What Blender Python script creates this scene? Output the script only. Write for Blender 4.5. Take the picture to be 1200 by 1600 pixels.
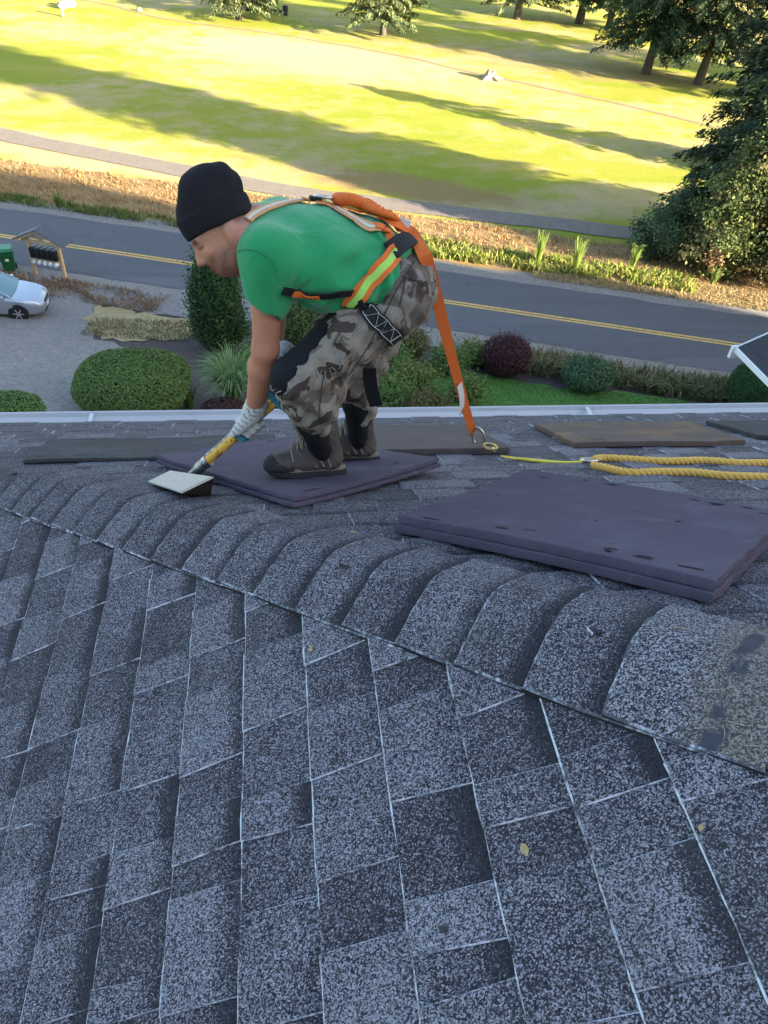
import bpy, bmesh, math, random
import numpy as np
from mathutils import Vector, Matrix
from mathutils.bvhtree import BVHTree

for o in list(bpy.data.objects):
    bpy.data.objects.remove(o, do_unlink=True)
scene = bpy.context.scene
COL = scene.collection
rad = math.radians
random.seed(7)
RNG = np.random.default_rng(7)

# ------------------------------------------------------------------ camera
# world: z = 0 at road level, +Y away from the house, camera stands on the roof
CAM = np.array([0.0, 0.0, 15.5])
RC = np.array([[0.98996481, -0.03188522, 0.13766989],     # columns: right, down, forward
               [-0.12299868, -0.67408101, 0.72834478],
               [0.06957722, -0.73796892, -0.67123832]])
FPX = 1156.8                                               # focal length for a 1600 px tall frame
cam_d = bpy.data.cameras.new('camera')
cam = bpy.data.objects.new('camera', cam_d)
COL.objects.link(cam)
M = Matrix.Identity(4)
for i in range(3):
    M[i][0] = RC[i, 0]; M[i][1] = -RC[i, 1]; M[i][2] = -RC[i, 2]; M[i][3] = CAM[i]
cam.matrix_world = M
cam_d.sensor_fit = 'VERTICAL'
cam_d.sensor_height = 24.0
cam_d.lens = 24.0 * FPX / 1600.0
cam_d.clip_start = 0.05
cam_d.clip_end = 2000
scene.camera = cam

# ------------------------------------------------------------------ light
SUN_EL = rad(15.0)
SUN_AZ = np.array([0.81, -0.59]); SUN_AZ /= np.linalg.norm(SUN_AZ)   # horizontal direction towards the sun
world = bpy.data.worlds.new('World'); scene.world = world
world.use_nodes = True
nt = world.node_tree
bg = nt.nodes['Background']
sky = nt.nodes.new('ShaderNodeTexSky')
sky.sky_type = 'NISHITA'
sky.sun_disc = False
sky.sun_elevation = SUN_EL
sky.sun_rotation = math.atan2(SUN_AZ[0], SUN_AZ[1])
sky.altitude = 60
sky.air_density = 1.0
sky.dust_density = 1.7
sky.ozone_density = 1.0
nt.links.new(sky.outputs['Color'], bg.inputs['Color'])
bg.inputs['Strength'].default_value = 0.09
sd = bpy.data.lights.new('sun', 'SUN')
sd.energy = 5.0
sd.angle = rad(0.5)
sd.color = (1.0, 0.86, 0.66)
sun = bpy.data.objects.new('sun', sd); COL.objects.link(sun)
to_sun = Vector((SUN_AZ[0] * math.cos(SUN_EL), SUN_AZ[1] * math.cos(SUN_EL), math.sin(SUN_EL)))
sun.rotation_euler = to_sun.to_track_quat('Z', 'Y').to_euler()
sun.location = (40, -30, 60)
scene.view_settings.view_transform = 'Standard'
scene.view_settings.look = 'None'
scene.view_settings.gamma = 1
scene.view_settings.use_curve_mapping = False
scene.view_settings.exposure = 2.88

# ------------------------------------------------------------------ helpers
def ray(px, py):
    return RC @ np.array([px - 600.0, py - 800.0, FPX])
def at(px, py, Y):
    """point seen at a photo pixel, at the real distance Y in front of the camera"""
    r = ray(px, py); return CAM + r * (Y / r[1])
def at_z(px, py, z):
    r = ray(px, py); return CAM + r * ((z - CAM[2]) / r[2])
def proj(P):
    q = RC.T @ (np.asarray(P, float) - CAM)
    return (600 + FPX * q[0] / q[2], 800 + FPX * q[1] / q[2], q[2])

def link(o, parent=None):
    COL.objects.link(o)
    if parent is not None: o.parent = parent
    return o
def empty(name, loc=(0, 0, 0), parent=None, rz=0.0):
    o = bpy.data.objects.new(name, None)
    o.location = loc; o.rotation_euler = (0, 0, rz); o.empty_display_size = 0.2
    return link(o, parent)
def tag(o, label=None, cat=None, group=None, kind=None):
    if label: o['label'] = label
    if cat: o['category'] = cat
    if group: o['group'] = group
    if kind: o['kind'] = kind
    return o
def mesh(name, V, F, mats=None, midx=None, uv=None, smooth=False, col=None):
    me = bpy.data.meshes.new(name)
    V = np.asarray(V, np.float32).reshape(-1, 3)
    if isinstance(F, np.ndarray) and F.ndim == 2:
        n, k = F.shape
        me.vertices.add(len(V)); me.vertices.foreach_set('co', V.ravel())
        me.loops.add(n * k); me.loops.foreach_set('vertex_index', F.astype(np.int32).ravel())
        me.polygons.add(n); me.polygons.foreach_set('loop_start', np.arange(n, dtype=np.int32) * k)
        me.update(calc_edges=True)
    else:
        me.from_pydata(V.tolist(), [], [list(map(int, f)) for f in F]); me.update()
    if mats is not None:
        for m in (mats if isinstance(mats, (list, tuple)) else [mats]): me.materials.append(m)
    if midx is not None: me.polygons.foreach_set('material_index', np.asarray(midx, np.int32))
    if smooth: me.polygons.foreach_set('use_smooth', np.ones(len(me.polygons), bool))
    if uv is not None:
        L = me.uv_layers.new(name='UVMap'); vi = np.empty(len(me.loops), np.int32)
        me.loops.foreach_get('vertex_index', vi)
        L.data.foreach_set('uv', np.asarray(uv, np.float32)[vi].ravel())
    if col is not None:
        a = me.color_attributes.new('tint', 'FLOAT_COLOR', 'POINT')
        c = np.asarray(col, np.float32)
        if c.shape[1] == 3: c = np.c_[c, np.ones(len(c), np.float32)]
        a.data.foreach_set('color', c.ravel())
    me.validate(); me.update()
    return me
def obj(name, V, F, mats=None, parent=None, loc=None, **k):
    o = bpy.data.objects.new(name, mesh(name, V, F, mats, **k))
    if loc is not None: o.location = loc
    return link(o, parent)

class MB:
    """collects simple solids into one mesh"""
    def __init__(s): s.V = []; s.F = []; s.m = []
    def add(s, V, F, m=0):
        b = len(s.V); s.V += [tuple(map(float, v)) for v in V]
        for f in F: s.F.append([b + i for i in f]); s.m.append(m)
        return s
    def box(s, c, d, ax=None, m=0, bev=0.0):
        """box with centre c, size d, axes ax (3 unit vectors)"""
        ax = np.eye(3) if ax is None else np.asarray(ax, float)
        c = np.asarray(c, float); h = np.asarray(d, float) / 2
        if bev <= 0:
            V = [c + ax.T @ (h * np.array((i, j, k))) for i in (-1, 1) for j in (-1, 1) for k in (-1, 1)]
            return s.add(V, [(0, 1, 3, 2), (4, 6, 7, 5), (0, 4, 5, 1), (2, 3, 7, 6), (0, 2, 6, 4), (1, 5, 7, 3)], m)
        bm = bmesh.new(); bmesh.ops.create_cube(bm, size=1)
        for v in bm.verts: v.co = Vector((v.co.x * 2 * h[0], v.co.y * 2 * h[1], v.co.z * 2 * h[2]))
        bmesh.ops.bevel(bm, geom=bm.edges[:], offset=min(bev, min(h) * .9), segments=2, affect='EDGES', profile=.5)
        bm.verts.index_update()
        V = [c + ax.T @ np.array(v.co) for v in bm.verts]; F = [[v.index for v in f.verts] for f in bm.faces]
        bm.free(); return s.add(V, F, m)
    def tube(s, pts, r, n=8, m=0, cap=True, up=(0, 0, 1), flat=1.0):
        pts = [np.asarray(p, float) for p in pts]
        rs = r if isinstance(r, (list, tuple, np.ndarray)) else [r] * len(pts)
        b = len(s.V); N = None
        for i, p in enumerate(pts):
            t = pts[min(i + 1, len(pts) - 1)] - pts[max(i - 1, 0)]; t = t / (np.linalg.norm(t) + 1e-12)
            if N is None:
                a = np.asarray(up, float)
                if abs(a @ t) > .95: a = np.array((1., 0, 0))
                N = a - t * (a @ t)
            else: N = N - t * (N @ t)
            N = N / np.linalg.norm(N); B = np.cross(t, N)
            for k in range(n):
                q = 2 * math.pi * k / n
                s.V.append(tuple(p + rs[i] * (math.cos(q) * N * flat + math.sin(q) * B)))
        for i in range(len(pts) - 1):
            for k in range(n):
                a0 = b + i * n + k; a1 = b + i * n + (k + 1) % n
                s.F.append([a0, a1, a1 + n, a0 + n]); s.m.append(m)
        if cap:
            s.F.append([b + k for k in range(n)][::-1]); s.m.append(m)
            e = b + (len(pts) - 1) * n
            s.F.append([e + k for k in range(n)]); s.m.append(m)
        return s
    def lathe(s, prof, c, axis=(0, 0, 1), n=16, m=0):
        ax = np.asarray(axis, float); ax /= np.linalg.norm(ax)
        a = np.array((1., 0, 0)) if abs(ax[0]) < .9 else np.array((0, 1., 0))
        N = a - ax * (a @ ax); N /= np.linalg.norm(N); B = np.cross(ax, N); b = len(s.V); c = np.asarray(c, float)
        for (r, h) in prof:
            for k in range(n):
                q = 2 * math.pi * k / n
                s.V.append(tuple(c + ax * h + r * (math.cos(q) * N + math.sin(q) * B)))
        for i in range(len(prof) - 1):
            for k in range(n):
                a0 = b + i * n + k; a1 = b + i * n + (k + 1) % n
                s.F.append([a0, a1, a1 + n, a0 + n]); s.m.append(m)
        s.F.append([b + k for k in range(n)][::-1]); s.m.append(m)
        e = b + (len(prof) - 1) * n; s.F.append([e + k for k in range(n)]); s.m.append(m)
        return s
    def ribbon(s, pts, nrm, w, th=0.003, m=0):
        """strap: centre points, surface normals, width(s), thickness"""
        P = np.asarray(pts, float); N = np.asarray(nrm, float); b = len(s.V)
        ws = w if isinstance(w, (list, tuple, np.ndarray)) else [w] * len(P)
        for i in range(len(P)):
            t = P[min(i + 1, len(P) - 1)] - P[max(i - 1, 0)]; t /= np.linalg.norm(t) + 1e-12
            n = N[i] - t * (N[i] @ t); n /= np.linalg.norm(n) + 1e-12; c = np.cross(t, n)
            for (u, v) in ((-1, 0), (1, 0), (1, 1), (-1, 1)):
                s.V.append(tuple(P[i] + c * u * ws[i] / 2 + n * v * th))
        for i in range(len(P) - 1):
            for k in range(4):
                a0 = b + i * 4 + k; a1 = b + i * 4 + (k + 1) % 4
                s.F.append([a0, a1, a1 + 4, a0 + 4]); s.m.append(m)
        s.F.append([b, b + 1, b + 2, b + 3][::-1]); s.m.append(m)
        e = b + (len(P) - 1) * 4; s.F.append([e, e + 1, e + 2, e + 3]); s.m.append(m)
        return s
    def build(s, name, mats, parent=None, smooth=False, loc=None, **k):
        V = np.array(s.V)
        if loc is not None: V = V - np.asarray(loc)
        me = mesh(name, V, s.F, mats, midx=s.m, smooth=False, **k)
        o = bpy.data.objects.new(name, me)
        bm = bmesh.new(); bm.from_mesh(me); bmesh.ops.recalc_face_normals(bm, faces=bm.faces[:]); bm.to_mesh(me); bm.free()
        if smooth:
            me.polygons.foreach_set('use_smooth', np.ones(len(me.polygons), bool))
            me.set_sharp_from_angle(angle=rad(smooth if smooth is not True else 40))
        if loc is not None: o.location = loc
        return link(o, parent)

def spline(pts, n=8):
    """Catmull-Rom through points"""
    P = np.asarray(pts, float); out = []
    for i in range(len(P) - 1):
        p0 = P[max(i - 1, 0)]; p1 = P[i]; p2 = P[i + 1]; p3 = P[min(i + 2, len(P) - 1)]
        for k in range(n):
            t = k / n
            out.append(.5 * ((2 * p1) + (-p0 + p2) * t + (2 * p0 - 5 * p1 + 4 * p2 - p3) * t * t + (-p0 + 3 * p1 - 3 * p2 + p3) * t ** 3))
    out.append(P[-1]); return np.array(out)

# ------------------------------------------------------------------ materials
class NT:
    def __init__(s, name):
        s.mat = bpy.data.materials.new(name); s.mat.use_nodes = True
        s.t = s.mat.node_tree; s.b = s.t.nodes['Principled BSDF']; s.out = s.t.nodes['Material Output']
    def n(s, typ, **k):
        d = s.t.nodes.new(typ)
        for a, v in k.items(): setattr(d, a, v)
        return d
    def l(s, a, b): s.t.links.new(a, b)
    def pos(s, scale=(1, 1, 1), kind='pos', rot=(0, 0, 0)):
        if kind == 'pos': o = s.n('ShaderNodeNewGeometry').outputs['Position']
        else:
            o = s.n('ShaderNodeTexCoord').outputs[kind]
        m = s.n('ShaderNodeMapping'); m.inputs['Scale'].default_value = scale; m.inputs['Rotation'].default_value = rot
        s.l(o, m.inputs['Vector']); return m.outputs['Vector']
    def noise(s, vec, scale, detail=3, rough=.55, dist=0.0):
        d = s.n('ShaderNodeTexNoise'); d.inputs['Scale'].default_value = scale; d.inputs['Detail'].default_value = detail
        d.inputs['Roughness'].default_value = rough; d.inputs['Distortion'].default_value = dist
        if vec is not None: s.l(vec, d.inputs['Vector'])
        return d.outputs['Fac']
    def voro(s, vec, scale, out='Color', feature='F1'):
        d = s.n('ShaderNodeTexVoronoi'); d.feature = feature; d.inputs['Scale'].default_value = scale
        s.l(vec, d.inputs['Vector']); return d.outputs[out]
    def ramp(s, fac, stops, interp='LINEAR'):
        d = s.n('ShaderNodeValToRGB'); e = d.color_ramp.elements; d.color_ramp.interpolation = interp
        while len(e) < len(stops): e.new(.5)
        for i, (p, c) in enumerate(stops):
            e[i].position = p
            if not isinstance(c, (tuple, list)): c = (c, c, c)
            e[i].color = tuple(c) + (1,) if len(c) == 3 else c
        s.l(fac, d.inputs['Fac']); return d.outputs['Color']
    def mix(s, fac, a, b, typ='MIX'):
        d = s.n('ShaderNodeMix'); d.data_type = 'RGBA'; d.blend_type = typ
        for v, i in ((fac, d.inputs[0]), (a, d.inputs[6]), (b, d.inputs[7])):
            if isinstance(v, (int, float)): i.default_value = v if i.type == 'VALUE' else (v, v, v, 1)
            elif isinstance(v, (tuple, list)): i.default_value = tuple(v) + (1,) if len(v) == 3 else v
            else: s.l(v, i)
        return d.outputs[2]
    def math(s, op, a, b=None, clamp=False):
        d = s.n('ShaderNodeMath'); d.operation = op; d.use_clamp = clamp
        for v, i in ((a, d.inputs[0]), (b, d.inputs[1])):
            if v is None: continue
            if isinstance(v, (int, float)): i.default_value = v
            else: s.l(v, i)
        return d.outputs[0]
    def bump(s, h, strength=.3, dist=.01):
        d = s.n('ShaderNodeBump'); d.inputs['Strength'].default_value = strength; d.inputs['Distance'].default_value = dist
        s.l(h, d.inputs['Height']); s.l(d.outputs['Normal'], s.b.inputs['Normal']); return d
    def done(s, col, rough=.7, spec=.3, metal=0.0):
        for v, k in ((col, 'Base Color'), (rough, 'Roughness'), (spec, 'Specular IOR Level'), (metal, 'Metallic')):
            i = s.b.inputs[k]
            if isinstance(v, (int, float)): i.default_value = v if i.type == 'VALUE' else (v, v, v, 1)
            elif isinstance(v, (tuple, list)): i.default_value = tuple(v) + (1,)
            else: s.l(v, i)
        return s.mat

def plain(name, col, rough=.6, spec=.3, metal=0.0, var=.12, scale=30, bump=.0):
    """one colour with uneven wear so that nothing is perfectly flat"""
    m = NT(name); p = m.pos(kind='Object')
    f = m.noise(p, scale, 4)
    c = m.mix(f, tuple(x * (1 - var) for x in col), tuple(min(1, x * (1 + var)) for x in col))
    r = m.math('ADD', m.math('MULTIPLY', m.noise(p, scale * .4, 3), .2), rough - .1)
    if bump: m.bump(m.noise(p, scale * 6, 3), bump, .003)
    return m.done(c, r, spec, metal)

# ================================================================== terrain
RD = rad(17.4)
RN = np.array([math.sin(RD), math.cos(RD)]); RT = np.array([math.cos(RD), -math.sin(RD)])   # across / along the road
def terr(x, y):
    q = RN[0] * x + RN[1] * y
    k = 25.5 - q
    z = 0.135 * (k + np.sqrt(k * k + 6))
    return np.minimum(z, 7.0)
def ground(px, py):
    d = ray(px, py); d = d / np.linalg.norm(d); T = 3.9 / d[1]
    for _ in range(3000):
        P = CAM + d * T; e = P[2] - terr(P[0], P[1])
        if e < .002: break
        T += max(.004, e * .6)
    return CAM + d * T
def gxy(pts): return [tuple(ground(*q)[:2]) for q in pts]
def pq(p, q): return (RT[0] * p + RN[0] * q, RT[1] * p + RN[1] * q)

def m_grass():
    m = NT('golf_grass'); p = m.pos()
    st = m.pos((.05, .16, .1), rot=(0, 0, rad(-34)))
    big = m.noise(m.pos((.05, .09, .1), rot=(0, 0, rad(25))), 1.0, 4, .6, .6)
    mid = m.noise(p, .55, 5, .62)
    fine = m.noise(p, 9, 4, .7)
    f = m.math('ADD', m.math('MULTIPLY', big, .65), m.math('MULTIPLY', mid, .35))
    dry = m.ramp(f, [(.46, 0.0), (.60, 1.0)])
    g = m.mix(fine, (.13, .18, .014), (.30, .33, .032))
    g = m.mix(m.ramp(m.noise(st, 2.2, 3, .6), [(.35, 0.0), (.7, 1.0)]), g, (.30, .28, .045))
    t = m.mix(fine, (.33, .235, .12), (.50, .39, .23))
    # worn pale turf in the middle of the fairway and bare brown ground by the path
    for (cx, cy, rx, ry, col, amt) in ((4.0, 80.0, 20.0, 9.0, (.50, .365, .215), .9), (9.0, 45.5, 11.0, 2.6, (.26, .15, .085), .75), (30.0, 82.0, 16.0, 6.0, (.30, .20, .12), .6), (-12.0, 50.0, 15.0, 3.6, (.52, .36, .19), .9)):
        mp = m.n('ShaderNodeMapping'); mp.vector_type = 'TEXTURE'; mp.inputs['Location'].default_value = (cx, cy, 0); mp.inputs['Rotation'].default_value = (0, 0, rad(-22)); mp.inputs['Scale'].default_value = (rx, ry, 1000)
        m.l(p, mp.inputs['Vector']); ln = m.n('ShaderNodeVectorMath'); ln.operation = 'LENGTH'; m.l(mp.outputs[0], ln.inputs[0])
        k = m.ramp(m.math('ADD', ln.outputs['Value'], m.math('MULTIPLY', m.math('SUBTRACT', m.noise(p, .35, 5, .65), .5), 1.6)), [(.5, amt), (1.15, 0.0)])
        g = m.mix(k, g, col)
    c = m.mix(m.math('MULTIPLY', dry, .85), g, t)
    c = m.mix(m.math('MULTIPLY', m.ramp(m.noise(p, 2.6, 6, .78), [(.42, 0.0), (.68, 1.0)]), .28), c, (.19, .15, .03))
    m.bump(m.noise(p, 14, 4, .7), .6, .08)
    return m.done(c, .95, .1)
def m_soil(name, a, b, peb=(.3, .28, .26), scale=30, amt=.35, bump=.5):
    m = NT(name); p = m.pos()
    v = m.voro(p, scale)
    sep = m.n('ShaderNodeSeparateColor'); m.l(v, sep.inputs[0])
    c = m.mix(m.noise(p, 1.3, 5, .6), a, b)
    c = m.mix(m.math('MULTIPLY', m.ramp(sep.outputs[0], [(.35, 0.0), (.9, 1.0)]), amt), c, peb)
    c = m.mix(m.math('MULTIPLY', m.ramp(m.noise(p, 6, 4, .7), [(.45, 0.0), (.75, 1.0)]), .5), c, tuple(x * .55 for x in a))
    m.bump(m.math('ADD', m.voro(p, scale, 'Distance'), m.noise(p, 20, 3)), bump, .03)
    return m.done(c, .95, .1)
def m_asphalt():
    m = NT('asphalt'); p = m.pos()
    st = m.noise(m.pos((.12, 1.6, 1), rot=(0, 0, RD)), 1.0, 4, .6)
    c = m.mix(st, (.055, .058, .066), (.105, .108, .118))
    c = m.mix(m.math('MULTIPLY', m.noise(p, 60, 2), .35), c, (.15, .15, .155))
    d = m.n('ShaderNodeTexVoronoi'); d.feature = 'DISTANCE_TO_EDGE'; d.inputs['Scale'].default_value = .32
    wv = m.n('ShaderNodeVectorMath'); wv.operation = 'ADD'; nz = m.n('ShaderNodeTexNoise'); nz.inputs['Scale'].default_value = 1.2; nz.inputs['Detail'].default_value = 4; m.l(p, nz.inputs['Vector']); m.l(p, wv.inputs[0]); m.l(nz.outputs['Color'], wv.inputs[1]); m.l(wv.outputs[0], d.inputs['Vector'])
    c = m.mix(m.math('MULTIPLY', m.ramp(d.outputs['Distance'], [(.006, 1.0), (.012, 0.0)]), .16), c, (.03, .03, .033))
    c = m.mix(m.math('MULTIPLY', m.ramp(m.noise(m.pos((.10, .5, 1), rot=(0, 0, RD)), .8, 3), [(.55, 0.0), (.62, 1.0)]), .35), c, (.13, .13, .138))
    m.bump(m.noise(p, 90, 2), .25, .01)
    return m.done(c, .85, .25)
def m_paint():
    m = NT('yellow_road_paint'); p = m.pos()
    w = m.ramp(m.noise(p, 9, 5, .7), [(.34, 0.0), (.5, 1.0)])
    return m.done(m.mix(w, (.16, .13, .09), (.62, .40, .11)), .8, .2)
def m_lawn():
    m = NT('lawn_grass'); p = m.pos()
    c = m.mix(m.noise(p, .9, 4, .6), (.055, .14, .03), (.10, .22, .05))
    c = m.mix(m.noise(p, 22, 4, .7), c, (.13, .25, .065))
    m.bump(m.noise(p, 40, 3, .7), .7, .05)
    return m.done(c, .95, .1)
M_GRASS = m_grass(); M_ASPH = m_asphalt(); M_PAINT = m_paint(); M_LAWN = m_lawn()
M_DRIVE = m_soil('gravel', (.175, .158, .142), (.27, .247, .225), (.37, .345, .32), 26, .5, .6)
M_MULCH = m_soil('bark_mulch', (.060, .048, .044), (.115, .092, .085), (.17, .14, .13), 22, .4, .8)
M_SHOULD = m_soil('road_shoulder', (.17, .155, .14), (.25, .235, .215), (.33, .31, .29), 24, .5, .6)
M_DRY = m_soil('dry_grass_ground', (.26, .165, .075), (.38, .26, .125), (.19, .12, .055), 14, .5, .7)
M_DRYP = m_soil('parched_lawn', (.33, .25, .125), (.44, .345, .19), (.24, .19, .09), 7, .55, .7)
M_PATH = m_soil('path_surface', (.16, .135, .11), (.23, .195, .16), (.26, .22, .18), 18, .3, .2)

M_TRACK = m_soil('track_earth', (.22, .17, .10), (.33, .26, .16), (.28, .21, .13), 10, .4, .5)
# base sheet: fine rows close to the house, coarse towards the horizon
def axis_steps(lo, hi, f_lo, f_hi, fine):
    a = list(np.arange(f_lo, f_hi + 1e-6, fine)); st = fine; x = f_hi
    while x < hi: st *= 1.25; x += st; a.append(x)
    st = fine; x = f_lo
    while x > lo: st *= 1.25; x -= st; a.insert(0, x)
    return np.array(a)
ps = axis_steps(-600, 600, -40, 40, 2.0); qs = axis_steps(-200, 900, -4, 60, .8)
PP, QQ = np.meshgrid(ps, qs, indexing='ij')
GX = RT[0] * PP + RN[0] * QQ; GY = RT[1] * PP + RN[1] * QQ; GZ = terr(GX, GY)
nv = len(qs); I = np.arange(len(ps) - 1)[:, None] * nv + np.arange(nv - 1)[None, :]
Fg = np.stack([I, I + nv, I + nv + 1, I + 1], -1).reshape(-1, 4)
tag(obj('ground', np.stack([GX, GY, GZ], -1).reshape(-1, 3), Fg, M_GRASS, smooth=True), kind='structure')

def sheet(name, poly, lift, mat, cell=1.0, wob=0.0, kind='structure', parent=None, zf=terr):
    """a thin ground layer that follows the terrain inside a polygon"""
    P = np.array(poly, float)
    if wob:
        Q = []
        for i in range(len(P)):
            a, b = P[i], P[(i + 1) % len(P)]; L = np.linalg.norm(b - a); k = max(1, int(L / .35))
            t = (b - a) / (L + 1e-9); nn = np.array((-t[1], t[0]))
            for j in range(k): Q.append(a + (b - a) * j / k + nn * RNG.normal(0, wob))
        P = np.array(Q)
    bm = bmesh.new()
    bm.faces.new([bm.verts.new((x, y, 0)) for x, y in P])
    bmesh.ops.triangulate(bm, faces=bm.faces[:])
    for ax in (0, 1):
        lo, hi = P[:, ax].min(), P[:, ax].max()
        for c in np.arange(math.ceil(lo / cell) * cell, hi, cell):
            co = [0, 0, 0]; co[ax] = c; no = [0, 0, 0]; no[ax] = 1
            bmesh.ops.bisect_plane(bm, geom=bm.verts[:] + bm.edges[:] + bm.faces[:], plane_co=co, plane_no=no)
    for v in bm.verts: v.co.z = float(zf(v.co.x, v.co.y)) + lift
    bmesh.ops.recalc_face_normals(bm, faces=bm.faces[:])
    if sum(f.normal.z for f in bm.faces) < 0: bmesh.ops.reverse_faces(bm, faces=bm.faces[:])
    me = bpy.data.meshes.new(name); bm.to_mesh(me); bm.free(); me.materials.append(mat)
    for p in me.polygons: p.use_smooth = True
    o = bpy.data.objects.new(name, me); link(o, parent)
    if kind and parent is None: o['kind'] = kind
    return o
def strip(name, p0, p1, q0, q1, lift, mat, n=60, kind='structure', parent=None, jit=0.0):
    pp = np.linspace(p0, p1, n); V = []
    for p in pp:
        for j, q in enumerate(np.linspace(q0, q1, 5)):
            jj = RNG.normal(0, jit) if j in (0, 4) else 0
            x, y = pq(p, q + jj); V.append((x, y, float(terr(x, y)) + lift))
    I = np.arange(n - 1)[:, None] * 5 + np.arange(4)[None, :]
    o = obj(name, V, np.stack([I, I + 5, I + 6, I + 1], -1).reshape(-1, 4), mat, parent, smooth=True)
    if kind and parent is None: o['kind'] = kind
    return o

def bank(p, q): return pq(p, q)
# verge beyond the road, then the road with its markings
strip('road_verge', -120, 120, 35.2, 41.5, .02, M_DRY, 200, jit=.25)
strip('road_shoulder', -120, 120, 27.3, 36.0, .03, M_SHOULD, 260, jit=.12)
road = strip('road', -120, 120, 28.95, 34.85, .05, M_ASPH, 200, jit=.05)
for q in (31.50, 31.74): strip('centre_line', -120, 120, q - .07, q + .07, .056, M_PAINT, 200, parent=road)
# cart path
pc = spline([ground(*q)[:2] for q in [(-420, 112), (-200, 160), (0, 210), (200, 250), (450, 299), (600, 318), (720, 333), (850, 348), (1000, 366), (1200, 383), (1400, 395)]], 6)
Vp = []
for i, c in enumerate(pc):
    t = pc[min(i + 1, len(pc) - 1)] - pc[max(i - 1, 0)]; t /= np.linalg.norm(t); nn = np.array((-t[1], t[0]))
    for u in (-.95, 0, .95):
        x, y = c + nn * (u + RNG.normal(0, .04)); Vp.append((x, y, float(terr(x, y)) + .04))
I = np.arange(len(pc) - 1)[:, None] * 3 + np.arange(2)[None, :]
tag(obj('cart_path', Vp, np.stack([I, I + 3, I + 4, I + 1], -1).reshape(-1, 4), M_PATH, smooth=True), kind='structure')
# thin worn path that crosses the fairway further out
pc2 = spline([ground(*q)[:2] for q in [(-150, -30), (130, 0), (250, 28), (420, 52), (600, 82), (760, 118), (980, 165), (1180, 215)]], 6)
Vp = []
for i, c in enumerate(pc2):
    t = pc2[min(i + 1, len(pc2) - 1)] - pc2[max(i - 1, 0)]; t /= np.linalg.norm(t); nn = np.array((-t[1], t[0]))
    for u in (-.26, .26):
        x, y = c + nn * (u + RNG.normal(0, .09)); Vp.append((x, y, .03))
I = np.arange(len(pc2) - 1) * 2
tag(obj('worn_track', Vp, np.stack([I, I + 2, I + 3, I + 1], -1), M_TRACK, smooth=True), kind='structure')
# yard
yard_poly = [pq(-60, 27.6), pq(60, 27.6), pq(60, 1), pq(-60, 1)]
sheet('garden_bed', yard_poly, .020, M_MULCH, 1.0)
sheet('gravel_driveway', [pq(-55, 27.9), pq(-17, 27.7)] + gxy([(118, 452), (150, 478), (140, 500), (150, 530), (205, 545), (150, 560), (128, 590), (140, 640), (150, 668)]) + [(-5.2, 10), (-40, 6)], .034, M_DRIVE, .7, .07)
sheet('parched_grass', gxy([(132, 500), (150, 478), (215, 490), (300, 502), (312, 515), (300, 528), (240, 533), (160, 532)]), .048, M_DRYP, .5, .16)
sheet('gravel_bank', [pq(-17, 27.7), pq(-6, 27.7)] + gxy([(330, 500), (300, 500), (215, 487), (150, 475)]), .05, M_SHOULD, .8, .1)
sheet('lawn', gxy([(560, 665), (600, 600), (650, 575), (745, 585), (800, 595), (870, 608), (960, 614), (1040, 624), (1150, 640), (1170, 665), (900, 700), (600, 700)]), .07, M_LAWN, .8, .07)
sheet('lawn_patch', gxy([(140, 650), (150, 632), (270, 625), (290, 650), (280, 672), (140, 672)]), .07, M_LAWN, .8, .06)

# added unseen hillside beyond the right edge, shaped to keep the low sun off house, yard and road
SA = -SUN_AZ; SB = np.array((-SA[1], SA[0])) * -1.0
if SB[1] < 0: SB = -SB
tel = math.tan(SUN_EL)
bs = np.linspace(-110, 44, 78); As = np.linspace(-190, -34, 60)
V = []
for b in bs:
    # where the shade has to end on the flat ground
    if b < 24: reach = 105.0
    else: reach = np.interp(b, [24, 25.5, 27.5, 30.5, 33, 36, 38, 41], [105, 36, 26, 14, 6.5, -3, -14, -45])
    top = max(0.0, (reach + 62) * tel) * .98
    top *= 1 + .04 * math.sin(b * .9) + .03 * math.sin(b * 2.3 + 1)
    for a in As:
        k = np.clip((a + 34) / (-62 + 34), 0, 1) if a > -62 else np.clip(1 - (-62 - a) / 140 * .5, .3, 1)
        k = k * k * (3 - 2 * k)
        x, y = SA * a + SB * b
        V.append((x, y, max(float(terr(x, y)), 0) - .3 + k * top))
nb, na = len(bs), len(As)
I = np.arange(nb - 1)[:, None] * na + np.arange(na - 1)[None, :]
M_HILL = m_soil('shade_hill_cover', (.03, .045, .018), (.06, .08, .03), (.08, .07, .04), 1.2, .4, .8)
tag(obj('shade_hill', V, np.stack([I, I + na, I + na + 1, I + 1], -1).reshape(-1, 4), M_HILL, smooth=True), kind='structure')

# ================================================================== the house under the camera
RS = 0.55816; RH = 1.26888; EXPO = 0.143; U0 = -1.42912
RL = math.hypot(1, RS)
CB = -0.55548                                   # slope B: z = CB - RS*y   (relative to the camera)
zA = lambda x: CAM[2] + RS * x - RH
zB = lambda y: CAM[2] + CB - RS * y
HX = 1.278                                      # hip: x + y = HX
FA = np.array([[1 / RL, 0, RS / RL], [0, 1, 0], [-RS / RL, 0, 1 / RL]])    # up the slope, along, normal
FB = np.array([[0, -1 / RL, RS / RL], [1, 0, 0], [0, RS / RL, 1 / RL]])
OA = np.array([RS * RH / RL / RL, 0, 0]); OA[2] = zA(OA[0])               # u = 0 on slope A
EAVE_Y = 3.60
OB = np.array([0, EAVE_Y, zB(EAVE_Y)])                                    # eave of slope B
EAVE_X = HX - EAVE_Y
def ptA(u, v, w=0): return OA + FA[0] * u + FA[1] * v + FA[2] * w
def ptB(u, v, w=0): return OB + FB[0] * u + FB[1] * v + FB[2] * w
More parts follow.
